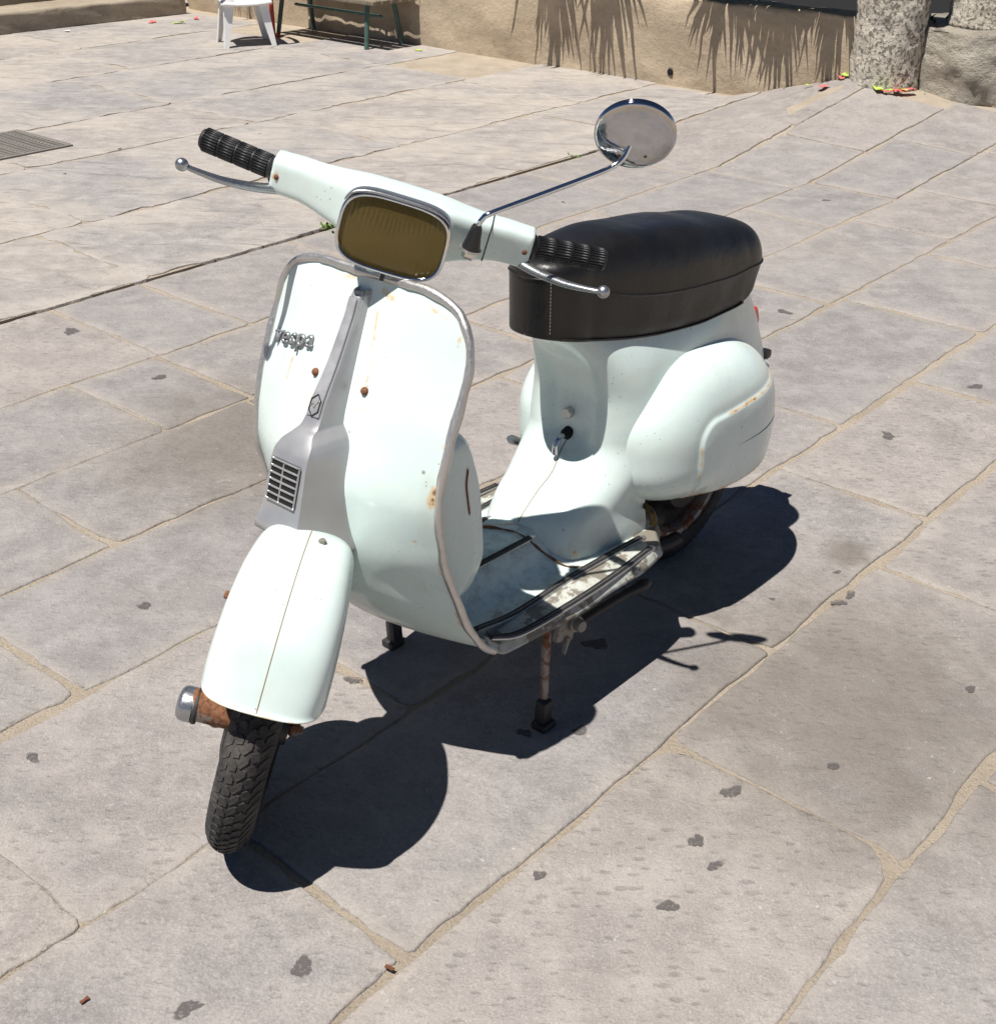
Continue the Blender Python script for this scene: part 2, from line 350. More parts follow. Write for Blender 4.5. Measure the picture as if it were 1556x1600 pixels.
M_column = wall_mat('tufa_stone', (.55, .50, .42), (.68, .63, .55), False, 46, .03)
M_block = wall_mat('weathered_sandstone', (.38, .34, .28), (.52, .48, .41), True, 0, .05)
M_white = plain('white_plastic', (.80, .80, .79), .35, 0, .02)
M_wood = plain('grey_bench_wood', (.22, .18, .13), .8, 0, .3, 20, .002)
M_green = plain('green_iron_paint', (.05, .10, .085), .5, 0, .2)
M_redpaint = plain('red_post_paint', (.42, .055, .03), .5, 0, .2)
M_iron = metal_mat('grate_iron', (.26, .24, .215), .7, .30, .4)
M_shade_soil = plain('shade_dark_soil', (.006, .005, .004), .95, 0, .4, 30, .01)  # soil coloured near-black to stand in for deep shade behind the wall
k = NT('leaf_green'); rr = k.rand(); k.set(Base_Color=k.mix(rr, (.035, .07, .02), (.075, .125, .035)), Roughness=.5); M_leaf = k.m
M_grass = plain('weed_green', (.12, .20, .035), .7, 0, .3)
M_pink = plain('pink_paper', (.70, .16, .15), .7, 0, .1); M_lime = plain('lime_paper', (.42, .60, .09), .7, 0, .1)
M_orange = plain('orange_paper', (.75, .25, .06), .7, 0, .1); M_whitep = plain('white_paper', (.75, .74, .72), .7, 0, .05); M_leafdry = plain('dry_leaf', (.16, .055, .025), .8, 0, .3)

# ------------------------------------------------------------------ pavement
UA = R_(48.8); CA, SA = math.cos(UA), math.sin(UA)
def uw(u, w): return (u * CA - w * SA, u * SA + w * CA)
def wu(x, y): return (x * CA + y * SA, -x * SA + y * CA)
bedV = []; bedF = []
def bed_quad(w0, w1, z0, z1, u0=-60, u1=60):
    o = len(bedV)
    for (u, w, z) in ((u0, w0, z0), (u1, w0, z0), (u1, w1, z1), (u0, w1, z1)):
        x, y = uw(u, w); bedV.append((x, y, z))
    bedF.append((o, o + 1, o + 2, o + 3))
bed_quad(-60, 3.797, -.0045, -.0045); bed_quad(3.797, 3.800, -.0045, -.05); bed_quad(3.800, 3.822, -.05, -.05); bed_quad(3.822, 3.825, -.05, -.0045); bed_quad(3.825, 60, -.0045, -.0045)
pavement = tag(mesh('pavement', bedV, bedF, M_mortar, smooth=False), kind='structure')

# paved ramp rising to the columns
def ss(a, b, x): t = np.clip((x - a) / (b - a), 0, 1); return t * t * (3 - 2 * t)
def ramp_z(x, y):
    u, w_ = wu(x, y); return .19 * float(np.clip((4.06 - w_) / .75, 0, 1)) * float(np.clip((u - 5.2) / 1.5, 0, 1)) * float(np.clip((w_ - 1.5) / 1.8, 0, 1))
RU = np.linspace(5.1, 9.2, 83); RW = np.linspace(1.4, 4.3, 59)
P = [[(*uw(u, w_), ramp_z(*uw(u, w_)) + (-.008 if ramp_z(*uw(u, w_)) > .001 else -.012)) for w_ in RW] for u in RU]
rampo = grid('ramp', P, M_mortar, None); tag(rampo, kind='structure')
def slab(poly, seed, mat, amp=.004, bev=.004, dust=.06, name='paving_slab', zj=.0012):
    """poly: list of (x,y,corner radius) going counter clockwise"""
    r = np.random.default_rng(seed); pts = []; n = len(poly)
    for i in range(n):
        p = np.array(poly[i][:2]); a = np.array(poly[i - 1][:2]); b = np.array(poly[(i + 1) % n][:2]); rad = poly[i][2]
        da = (a - p) / np.linalg.norm(a - p); db = (b - p) / np.linalg.norm(b - p)
        for t in np.linspace(0, 1, 5):
            q0 = p + da * rad * (1 - t); q1 = p + db * rad * t
            pts.append(q0 * (1 - t) + q1 * t)
    pts = np.array(pts)
    # resample edges
    out = []
    for i in range(len(pts)):
        a = pts[i]; b = pts[(i + 1) % len(pts)]; L = np.linalg.norm(b - a); m = max(1, int(L / .032))
        for j in range(m): out.append(a + (b - a) * j / m)
    P = np.array(out); c = P.mean(0); T = np.roll(P, -1, 0) - np.roll(P, 1, 0); T /= np.linalg.norm(T, axis=1)[:, None] + 1e-9; N = np.c_[T[:, 1], -T[:, 0]]
    s = np.r_[0, np.cumsum(np.linalg.norm(np.diff(P, axis=0), axis=1))]
    P = P + N * (amp * np.clip(fbm(s, seed + 5, 3, 7.0) + .35 * np.random.default_rng(seed + 6).normal(size=len(s)), -2, 1.2))[:, None]
    z0 = r.uniform(-zj, zj); tl = r.uniform(-.0012, .0012, 2)
    q = P - c; ul = q[:, 0] * CA + q[:, 1] * SA; wl = -q[:, 0] * SA + q[:, 1] * CA
    u0_, u1_, w0_, w1_ = ul.min(), ul.max(), wl.min(), wl.max()
    def ring(d, z):
        g = q - N * d; return np.c_[g, z + z0 + g @ tl]
    def ringc(d, z):
        a = np.clip(ul, u0_ + d, u1_ - d); b = np.clip(wl, w0_ + d, w1_ - d); g = np.c_[a * CA - b * SA, a * SA + b * CA]; return np.c_[g, z + z0 + g @ tl]
    rings = [ring(-.001, -.035), ring(0, -bev), ring(bev * .35, -bev * .3), ring(bev * 1.2, 0), ringc(.02, .0003), ringc(dust * .6, .0005), ringc(dust, .0007), np.tile([[0, 0, .0008 + z0]], (len(P), 1))]
    m = len(P); V = np.vstack(rings); F = grid_faces(len(rings) - 1, m, False, True); o7 = (len(rings) - 2) * m; ctr = len(V) - m; V = V[:ctr + 1]
    F += [(o7 + j, o7 + (j + 1) % m, ctr) for j in range(m)]
    if c[0] * CA + c[1] * SA > 5: V[:, 2] += [ramp_z(c[0] + v[0], c[1] + v[1]) for v in V]
    e = np.r_[np.repeat([0, 0, 0, .1, .3, .7, 1.0], m), 1.0]
    o = mesh(name, V, F, mat, pavement, True, attrs={'edge': e}, sharp=60)
    o.location = (c[0], c[1], 0)
    return o
rows = [(-.30, .02), (.02, .50), (.50, .96), (.96, 1.365), (1.365, 1.865), (1.865, 2.295), (2.295, 2.715), (2.715, 3.18), (3.18, 3.797)]
joints = [[.3, 1.05, 1.75, 2.6, 3.4], [.05, .72, 1.82, 2.75, 3.6, 4.5], [-.2, .35, 1.555, 2.36, 3.2, 3.95, 4.8], [-.3, .3, .895, 1.915, 2.63, 3.38, 4.2, 5.0, 5.9], [-.5, .05, .625, 1.32, 2.2, 2.975, 3.9, 4.57, 5.3, 6.2, 7.0],
          [-.4, .25, .94, 1.75, 2.62, 3.83, 4.80, 5.38, 6.1, 6.9, 7.8], [.1, .7, 1.30, 2.02, 2.9, 3.7, 4.66, 5.22, 6.0, 6.75, 7.6, 8.5], [.3, 1.0, 1.755, 2.045, 2.8, 3.5, 4.2, 5.1, 5.75, 6.6, 7.5, 8.4, 9.3], [.4, 1.3, 2.065, 2.425, 3.1, 3.8, 4.5, 5.0, 5.9, 6.7, 7.6, 8.5, 9.4]]
def walls_clear(x, y):
    # True on the open side of both walls
    return y < 7.74 + (1.38 - x) * .942 + .1 and (y < 10.02 + (x + 3.71) * 1.0 + .2 if x > -3.71 else True)
sid = 100
for (w0, w1), js in zip(rows, joints):
    for a, b in zip(js[:-1], js[1:]):
        sid += 1; r = np.random.default_rng(sid)
        cx, cy = uw((a + b) / 2, (w0 + w1) / 2)
        if abs(cx) > .75 * cy + 1.4 or not walls_clear(cx, cy): continue
        g = lambda: r.uniform(.0035, .0085)
        gu0, gu1, gw0, gw1 = g(), g(), g(), g()
        q = [(a + gu0, w0 + gw0), (b - gu1, w0 + gw0), (b - gu1, w1 - gw1), (a + gu0, w1 - gw1)]
        poly = []
        for (u, w) in q:
            x, y = uw(u + r.uniform(-.006, .006), w + r.uniform(-.004, .004)); poly.append((x, y, r.choice([.006, .008, .012, .018, .03])))
        if (w0, w1) == (.50, .96) and a == .35: poly[1] = (*poly[1][:2], .10); poly[2] = (*poly[2][:2], .06)
        slab(poly, sid, M_slab)
# hewn flagstones beyond the open joint
w = 3.825; ri = 0
while w < 12.5:
    h = [.62, .75, .55, .8, .66, .9, .7][ri % 7] * (1.25 + .05 * ri); u = -2.0 + .37 * (ri % 3); r = np.random.default_rng(900 + ri)
    while u < 12:
        L = r.uniform(.8, 1.8); sid += 1; cx, cy = uw(u + L / 2, w + h / 2)
        if abs(cx) < .55 * cy + 1.6 and walls_clear(cx, cy) and cy > 1:
            j = lambda s=.05: r.uniform(-s, s)
            g = .0035
            q = [(u + g, w + g), (u + L * .5, w + g + (0 if ri == 0 else .01)), (u + L - g, w + g), (u + L - g, w + h - g), (u + L * .45, w + h - g - .012), (u + g, w + h - g)]
            slab([(*uw(a, b), r.uniform(.02, .07)) for a, b in q], sid, M_flag, amp=.010, bev=.002, dust=.12, zj=.001)
        u += L
    w += h; ri += 1

# trodden chewing gum and oil drops
k = NT('old_gum'); ps_ = k.pos(); q1 = k.noise(ps_, 55, 4, .65); q2 = k.noise(ps_, 190, 3, .6)
al = k.ramp(k.math('ADD', k.attr('mid'), k.math('MULTIPLY', k.math('SUBTRACT', q1, .5), 1.5)), .22, .48); al = k.math('MULTIPLY', al, k.ramp(q2, .30, .55, .22, .8))
k.set(Base_Color=k.mix(q2, (.075, .066, .065), (.14, .125, .122)), Roughness=.85, Alpha=al); M_gum = k.m
def blot(x, y, r, seed):
    g = np.random.default_rng(seed); n = 22; t = np.linspace(0, 2 * np.pi, n, endpoint=False); rr = r * (1 + .22 * np.sin(t * 2 + g.uniform(0, 6)) + .16 * np.sin(t * 3 + g.uniform(0, 6)) + .06 * g.normal(size=n))
    ca_, sa_ = math.cos(g.uniform(0, 3)), .72
    ring = lambda f, z: np.c_[rr * f * np.cos(t), rr * f * np.sin(t) * sa_, np.full(n, z)]
    V = np.vstack([ring(1.25, 0.0), ring(.7, 0.0), [[0, 0, 0]]]); F = grid_faces(2, n, False, True) + [(n + j, n + (j + 1) % n, 2 * n) for j in range(n)]
    o = mesh('gum_spot', V, F, M_gum, pavement, False, attrs={'mid': np.r_[np.zeros(n), np.full(n, .7), 1.0]}); o.location = (x, y, .0024); o.rotation_euler = (0, 0, g.uniform(0, 3))
for i, (x, y, r) in enumerate(SPOTS): blot(x, y, r, 300 + i)
g_ = np.random.default_rng(77)
for i in range(14):
    y = g_.uniform(1.3, 6.5); x = g_.uniform(-.5, .5) * y; blot(x, y, g_.uniform(.005, .014) * (1 + y * .08), 400 + i)

# ------------------------------------------------------------------ scooter
PX, PY, HEAD, DEL = .385, 2.467, -131.876, 42.1
AXG, RAKE = 1.228, 25.09
scooter = empty('motor_scooter', (PX, PY, 0), R_(HEAD))
tag(scooter, 'old pale mint scooter with black seat and amber headlight parked on its stand', 'scooter')
ax = Vector((-math.sin(R_(RAKE)), 0, math.cos(R_(RAKE))))
ST = Matrix.Translation((AXG, 0, 0)) @ Matrix.Rotation(R_(DEL), 4, ax) @ Matrix.Translation((-AXG, 0, 0))
def rust_attr(V, lines, sig=.004):
    V = np.asarray(V).reshape(-1, 3); r = np.zeros(len(V))
    for L in lines:
        pts = np.asarray(L[0], float); s = L[1]; a = L[2] if len(L) > 2 else 1.0
        if len(pts) == 1: d = np.linalg.norm(V - pts[0], axis=1)
        else:
            d = np.full(len(V), 9.)
            for p, q in zip(pts[:-1], pts[1:]):
                t = np.clip(((V - p) @ (q - p)) / ((q - p) @ (q - p) + 1e-12), 0, 1); d = np.minimum(d, np.linalg.norm(V - (p + t[:, None] * (q - p)), axis=1))
        r = np.maximum(r, a * np.exp(-(d / s) ** 2))
    return r
# --- leg shield
sh_e = pchip([.226, .233, .30, .39, .48, .56, .60, .66, .72, .76, .80, .83, .855], [.775, .792, .846, .888, .920, .935, .930, .914, .888, .872, .861, .852, .842])
sh_c = pchip([.226, .233, .27, .33, .40, .47, .55, .65, .75, .855], [.79, .82, .895, .950, .980, .992, .990, .955, .910, .862])
sh_w = pchip([.226, .233, .30, .39, .48, .57, .66, .75, .79, .815, .832, .845, .851, .855], [.185, .190, .196, .200, .203, .207, .211, .213, .2075, .196, .180, .155, .132, .100])
def shx(y, z):
    t = np.clip(np.abs(y) / .215, 0, 1); return sh_e(z) + (sh_c(z) - sh_e(z)) * (1 - t ** 1.9)
def dent(y, z): return -.006 * np.exp(-((y - .15) / .05) ** 2 - ((z - .40) / .035) ** 2)
zs = np.r_[.226, .229, .233, np.linspace(.24, .80, 96), np.linspace(.804, .855, 22)]
us = np.linspace(-1, 1, 111)
P = np.zeros((len(zs), len(us), 3))
for i, z in enumerate(zs):
    y = us * sh_w(z); P[i, :, 1] = y; P[i, :, 2] = z; P[i, :, 0] = shx(y, z) + dent(y, z)
def onsh(y, z): return (float(shx(y, z)), y, z)
rl = [([onsh(-.125, .705), onsh(-.127, .69), onsh(-.128, .672)], .0045, .9), ([onsh(-.055, .695), onsh(-.056, .67), onsh(-.058, .655)], .004, .7), ([onsh(-.07, .842), onsh(-.03, .845)], .007, .6), ([onsh(-.02, .825)], .006, .6),
      ([onsh(.04, .84), onsh(.055, .832)], .008, .65), ([onsh(.015, .825)], .008, .6), ([onsh(.13, .833), onsh(.16, .822)], .005, .7), ([onsh(.187, .80)], .008, .8), ([onsh(.036, .81), onsh(.05, .72), onsh(.058, .66)], .0035, .72),
      ([onsh(.203, .655)], .009, .85), ([onsh(.200, .59), onsh(.199, .57)], .010, 1.0), ([onsh(.172, .545)], .004, .9), ([onsh(.165, .50), onsh(.18, .495)], .003, .9), ([onsh(.09, .55), onsh(.093, .535)], .006, .5),
      ([onsh(.197, .47), onsh(.195, .44)], .006, .8), ([onsh(.193, .35), onsh(.19, .32)], .006, .8), ([onsh(.05, .30), onsh(.09, .29)], .006, .9), ([onsh(.17, .40)], .004, .8), ([onsh(.185, .235), onsh(.16, .232)], .008, 1.0)]
rus = rust_attr(P, rl); gri = np.clip((.36 - P[..., 2].ravel()) / .16, 0, 1) * .8
shield = grid('leg_shield', P, M_paint, scooter, attrs={'rust': rus, 'grime': gri})
sm = shield.modifiers.new('thickness', 'SOLIDIFY'); sm.thickness = .003; sm.offset = 1.0
# --- trim around the shield edge
e1 = [(shx(w, z), w, z) for z in np.r_[np.linspace(.232, .80, 60), np.linspace(.805, .8545, 24)] for w in [float(sh_w(z))]]
top = [(shx(y, .855), y, .8553) for y in np.linspace(.10, -.10, 20)]
e2 = [(x, -y, z) for x, y, z in e1[::-1]]
tp = np.array([(float(a), float(b), float(c)) for a, b, c in e1 + top + e2])
tp = curve3(tp[::2], 220); jit = .0009 * np.c_[fbm(np.arange(220) * .12, 3), fbm(np.arange(220) * .12, 4), 0 * np.arange(220)]
trim = tube('edge_trim', tp + jit, .0068 + .0006 * fbm(np.arange(220) * .2, 9), M_trim, scooter, 12)
# --- steering column cover with horn grille
cz = [.845, .84, .80, .74, .69, .652, .647, .634, .620, .58, .538, .521, .511, .501]
cf = pchip(cz, [.868, .882, .906, .941, .975, 1.000, 1.010, 1.026, 1.038, 1.052, 1.066, 1.074, 1.080, 1.080])
ca = pchip(cz, [.008, .0095, .011, .013, .016, .0185, .021, .033, .038, .040, .042, .045, .048, .049])
cb = pchip(cz, [.014, .015, .017, .0205, .0245, .028, .033, .045, .051, .056, .062, .067, .071, .073])
zz = np.r_[np.linspace(.836, .657, 22), np.linspace(.655, .605, 40), np.linspace(.599, .501, 20)]
prof = []
for z in zz:
    f, a, b = float(cf(z)), float(ca(z)), float(cb(z)); bx = float(shx(b, z)) - .004; row = []
    kk = 1.0 if z > .65 else 0.0
    side = [(0, f + .002), (a * .5, f + .0015), (a * .85, f), (a, f - .0015), (a + (b - a) * .12, f - .006 - .004 * (1 - kk)), (a + (b - a) * .32, f - (f - bx) * .30), (a + (b - a) * .62, f - (f - bx) * .62), (a + (b - a) * .9, bx + (f - bx) * .10), (b, bx)]
    tilt = .42 * np.clip((.60 - z) / .08, 0, 1)
    full = [(-y, x) for y, x in side[::-1]] + side[1:]
    prof.append([(x, y, z - (f - x) * tilt) for y, x in full])
cover = grid('column_cover', prof, M_cover, scooter, sharp=28)
sm = cover.modifiers.new('thickness', 'SOLIDIFY'); sm.thickness = .0025; sm.offset = -1
# inset plate on the cover
pz = np.linspace(.828, .668, 24); pl = []
for z in pz:
    f, a = float(cf(z)), float(ca(z)) * .80
    pl.append([(f + .0020, -a, z), (f + .0040, -a * .92, z), (f + .0044, 0, z), (f + .0040, a * .92, z), (f + .0020, a, z)])
plate = grid('cover_plate', pl, M_coverplate, cover, caps=False, sharp=40)
# hexagon emblem
def oncov(y, z, o=.005): return (float(cf(z)) + o, y, z)
hexp = [oncov(.0115 * math.cos(R_(60 * i + 30)), .683 + .0145 * math.sin(R_(60 * i + 30)), .0052) for i in range(7)]
emb = tube('hexagon_emblem', np.array(hexp), .0011, M_blackplastic, cover, 6)
pts = [oncov(-.0095, .681), oncov(-.003, .686), oncov(-.001, .679), oncov(.006, .690), oncov(.0085, .687)]
tube('emblem_mark', np.array(pts), .0009, M_trim, emb, 6)
# horn grille: dark openings under raised bars, six rows in two columns
gz0, gz1 = .610, .550
def onface(y, z, o): return (float(cf(z)) + o + .001 * (1 - (y / .045) ** 2), y, z)
gb = [[onface(y, z, .0022) for y in np.linspace(-.031, .031, 9)] for z in np.linspace(gz0 + .002, gz1 - .002, 14)]
grille = grid('horn_grille', gb, M_black, cover)
for i in range(7):
    z = gz0 + (gz1 - gz0) * i / 6; V, F = tube_vf(np.array([onface(y, z, .0030) for y in np.linspace(-.031, .031, 9)]), .0019, 6)
    mesh('grille_bar', V, F, M_cover, cover)
for y in (-.031, -.003, .031):
    V, F = tube_vf(np.array([onface(y, z, .0031) for z in np.linspace(gz0, gz1, 9)]), .0016, 6, up=(1, 0, 0)); mesh('grille_bar', V, F, M_cover, cover)
# rusty screws on the shield
for y, z in ((-.058, .703), (.052, .703)):
    p = np.array(onsh(y, z)); V, F = lathe_vf([(0, .006), (.0045, .0055), (.0062, .003), (.0066, -.001)], p, (1, 0, .45), 14); mesh('shield_screw', V, F, M_screw, scooter, sharp=50)
# --- lettering on the shield
cu = bpy.data.curves.new('lettering', 'FONT'); cu.body = 'vespa'; cu.size = 1.0; cu.offset = .008; cu.space_character = 1.2; cu.resolution_u = 4
to = bpy.data.objects.new('lettering_source', cu); col.objects.link(to); bpy.context.view_layer.update()
tm = bpy.data.meshes.new_from_object(to.evaluated_get(bpy.context.evaluated_depsgraph_get()))
bm = bmesh.new(); bm.from_mesh(tm); bpy.data.objects.remove(to)
bmesh.ops.remove_doubles(bm, verts=bm.verts, dist=1e-4)
ex = bmesh.ops.extrude_face_region(bm, geom=bm.faces[:]); 
for v in [g for g in ex['geom'] if isinstance(g, bmesh.types.BMVert)]: v.co.z = 1
xs = [v.co.x for v in bm.verts]; x0, x1 = min(xs), max(xs)
SER = []   # slab serifs (x, y) in letter units, relative
TXT0, TXT1, TSC = -.188, -.080, .037
def txt(u, v, w):
    y = TXT0 + (u - x0) / (x1 - x0) * (TXT1 - TXT0); z = .722 + v * TSC + (y + .14) * .20
    return Vector((float(shx(y, z)) + .0015 + .0045 * w, y, z))
for v in bm.verts: v.co = txt(v.co.x, v.co.y, v.co.z)
me = bpy.data.meshes.new('lettering'); bm.to_mesh(me); bm.free(); bpy.data.meshes.remove(tm)
lett = link('lettering', me, M_letter, scooter, False)
def serif(u0, u1, v0, v1):
    V = [txt(a, b, c) for c in (-.3, 1.02) for a, b in ((u0, v0), (u1, v0), (u1, v1), (u0, v1))]
    mesh('letter_serif', [tuple(q) for q in V], [(0, 1, 2, 3), (4, 5, 6, 7), (0, 1, 5, 4), (1, 2, 6, 5), (2, 3, 7, 6), (3, 0, 4, 7)], M_letter, lett, False, recalc=True)
serif(x0 - .03, x0 + .17, .42, .48); serif(x0 + .36, x0 + .54, .42, .48)
# --- glove box behind the shield
gbp = []
gx = pchip([.33, .35, .41, .50, .60, .64], [.84, .81, .772, .776, .80, .83])
for z in np.linspace(.33, .64, 30):
    xb = float(gx(z)); h = .165 * (1 - max(0, (z - .61) / .03) ** 2 * .15 - max(0, (.36 - z) / .03) ** 2 * .15); xf = float(shx(.16, z)) - .006; row = []
    for y, x in ((-h, xf), (-h, xb + .045), (-h + .006, xb + .018), (-h + .022, xb + .004), (-h * .5, xb), (0, xb - .002), (h * .5, xb), (h - .022, xb + .004), (h - .006, xb + .018), (h, xb + .045), (h, xf)): row.append((x, y, z))
    gbp.append(row)
P = np.array(gbp); P = np.array([[np.array([np.interp(t, np.linspace(0, 1, 11), P[i, :, c]) for c in range(3)]) for t in np.linspace(0, 1, 81)] for i in range(len(P))])
crk = [(.829, .166, .575), (.834, .166, .55), (.831, .166, .52), (.827, .166, .495)]
gbox = grid('glove_box', P, M_paint, scooter, caps=True, attrs={'rust': rust_attr(P, [(crk, .006, .7)]), 'grime': np.zeros(P.shape[0] * P.shape[1])}, recalc=True)
tube('lid_gap', curve3([(.829, .1652, .575), (.834, .1655, .55), (.831, .1655, .52), (.827, .1652, .492)], 14), np.r_[.0006, np.full(12, .0019), .0006], M_screw, gbox, 6)
# --- floor with tunnel
xs_ = np.linspace(.815, .275, 90); ys_ = np.linspace(-1, 1, 121)
P = np.zeros((90, 121, 3))
def ss(a, b, x): t = np.clip((x - a) / (b - a), 0, 1); return t * t * (3 - 2 * t)
for i, x in enumerate(xs_):
    wd = .195 + .018 * ss(.80, .62, x) - .012 * ss(.42, .3, x) - .045 * ss(.345, .275, x); y = ys_ * wd
    h = .056 * (1 - ss(.035, .118, np.abs(y))) * (1.0)
    z = .236 + h + .05 * ss(.77, .85, x) * (np.abs(y) < .2) - .018 * ss(wd - .014, wd, np.abs(y)) ** 2 + .0015 * np.sin(x * 40 + y * 30)
    P[i] = np.c_[np.full(121, x), y, z]
wear = np.clip((np.abs(P[..., 1]) - .10) / .06, 0, 1) * .85 + .3 * np.clip((.36 - P[..., 0]) / .06, 0, 1); wear = wear - .35 * np.clip((.10 - np.abs(P[..., 1])) / .05, 0, 1)
fl_r = rust_attr(P, [([(.6, -.065, .29), (.54, .0, .292), (.50, .06, .285), (.48, .118, .24)], .004, 1.0), ([(.58, .2, .24), (.45, .21, .24)], .008, .7)])
floor = grid('floor_board', P, M_floor, scooter, attrs={'rust': fl_r, 'grime': wear.ravel() * .55, 'wear': wear.ravel()})
sm = floor.modifiers.new('thickness', 'SOLIDIFY'); sm.thickness = .004; sm.offset = 0
def floorz(x, y):
    wd = .195 + .018 * ss(.80, .62, x) - .012 * ss(.42, .3, x); return .236 + .056 * (1 - ss(.035, .118, abs(y))) + .05 * ss(.77, .85, x)
def strip(keys, wdt=.0075):
    pth = curve3([(x, y, floorz(x, y) + .004) for x, y in keys], 50)
    o = tube('floor_strip', pth, np.r_[wdt * .8, np.full(48, wdt), wdt * .8], M_trim, scooter, 10, flat=.55)
    for dy in (-.0032, .0032):
        q = pth + np.array([0, dy, .0034]); tube('rubber_insert', q, .0027, M_strip, o, 6)
    tube('strip_end_cap', np.array([pth[-1], pth[-1] + (pth[-1] - pth[-2]) / np.linalg.norm(pth[-1] - pth[-2]) * .012]), [.0085, .005], M_trim, o, 10, flat=.6)
    return o
for sgn in (1, -1):
    strip([(.80, sgn * .183), (.74, sgn * .196), (.62, sgn * .203), (.50, sgn * .202), (.365, sgn * .193)])
    strip([(.80, sgn * .150), (.70, sgn * .150), (.56, sgn * .147), (.45, sgn * .150), (.345, sgn * .156)])
    strip([(.76, sgn * .050), (.66, sgn * .052), (.55, sgn * .054)], .006)
# --- main body under the seat (horizontal sections)
bz = [.228, .245, .27, .30, .33, .38, .43, .50, .56, .62, .66, .685]
b_f = pchip(bz, [.555, .552, .545, .525, .475, .420, .396, .392, .408, .445, .478, .490])
b_r = pchip([.228, .305, .318, .345, .40, .47, .54, .60, .64, .685], [.29, .285, -.16, -.28, -.275, -.245, -.21, -.17, -.14, -.10])
b_w = pchip(bz, [.122, .122, .123, .126, .132, .138, .138, .131, .120, .096, .072, .060])
zz = np.r_[np.linspace(.228, .304, 16), .306, .309, .312, .315, np.linspace(.318, .685, 84)]
th = np.linspace(0, 2 * np.pi, 180, endpoint=False); P = np.zeros((len(zz), 180, 3))
for i, z in enumerate(zz):
    f, r_, w_ = float(b_f(z)), float(b_r(z)), float(b_w(z)); xc = .33 - .06 * float(ss(.31, .42, z))
    cth, sth = np.cos(th), np.sin(th); nn = 2.5
    er = 2 / 2.6 if z > .31 else 2 / 9
    x = np.where(cth > 0, xc + (f - xc) * np.abs(cth) ** (2 / 2.6), xc - (xc - r_) * np.abs(cth) ** er)
    y = w_ * np.sign(sth) * np.where(cth > 0, np.abs(sth) ** (2 / 2.4), np.abs(sth) ** (2 / 2.4 if z > .31 else 2 / 9))
    fl_ = ss(.345, .235, z) ** 1.6; y = y + np.sign(y) * .016 * fl_ * np.abs(sth); 
    rec = .020 * np.exp(-((y - .0) / .055) ** 4) * ss(.36, .44, z) * (1 - ss(.58, .65, z)) * (cth > 0)
    flare = .028 * ss(.33, .25, z) * (cth > 0) * np.abs(sth)
    tail = 1 - .22 * ss(.1, -.3, x) * (z > .4)
    P[i] = np.c_[x - rec, y * tail, np.full(180, z)]
crack = [(.396, 0, .41), (.40, -.004, .39), (.43, .003, .37), (.47, .004, .335), (.52, .006, .305)]
rl = [(crack, .0030, .95), ([(-.05, .1, .60), (-.09, .105, .55), (-.10, .108, .53)], .009, .7), ([(.03, .11, .60), (.02, .115, .55)], .005, .35), ([(.51, .06, .29), (.48, .118, .245)], .004, 1.0), ([(.45, .09, .655)], .006, .6)]
gri = ss(.31, .23, P[..., 2]).ravel() * .75 + .25 * ss(.45, .30, P[..., 2]).ravel() * (P[..., 1].ravel() > .1)
body = grid('body_shell', P, M_paint, scooter, cv=True, caps=True, attrs={'rust': rust_attr(P, rl), 'grime': gri}, recalc=True)
tube('paint_crack', curve3([(x_, y_, floorz(x_, y_) + .0022) for x_, y_ in ((.615, -.072), (.585, -.035), (.562, .005), (.556, .04), (.542, .075), (.515, .115), (.49, .142))], 30), .0022 * (1 + .35 * fbm(np.arange(30) * .5, 12)), M_screw, body, 6)
cz_ = np.linspace(.415, .297, 24); tube('paint_crack', np.array([(float(b_f(z)) - .020 * float(ss(.36, .44, z)) + .0004, .004 + .003 * math.sin(z * 90), z) for z in cz_]), .0009, M_screw, body, 5)
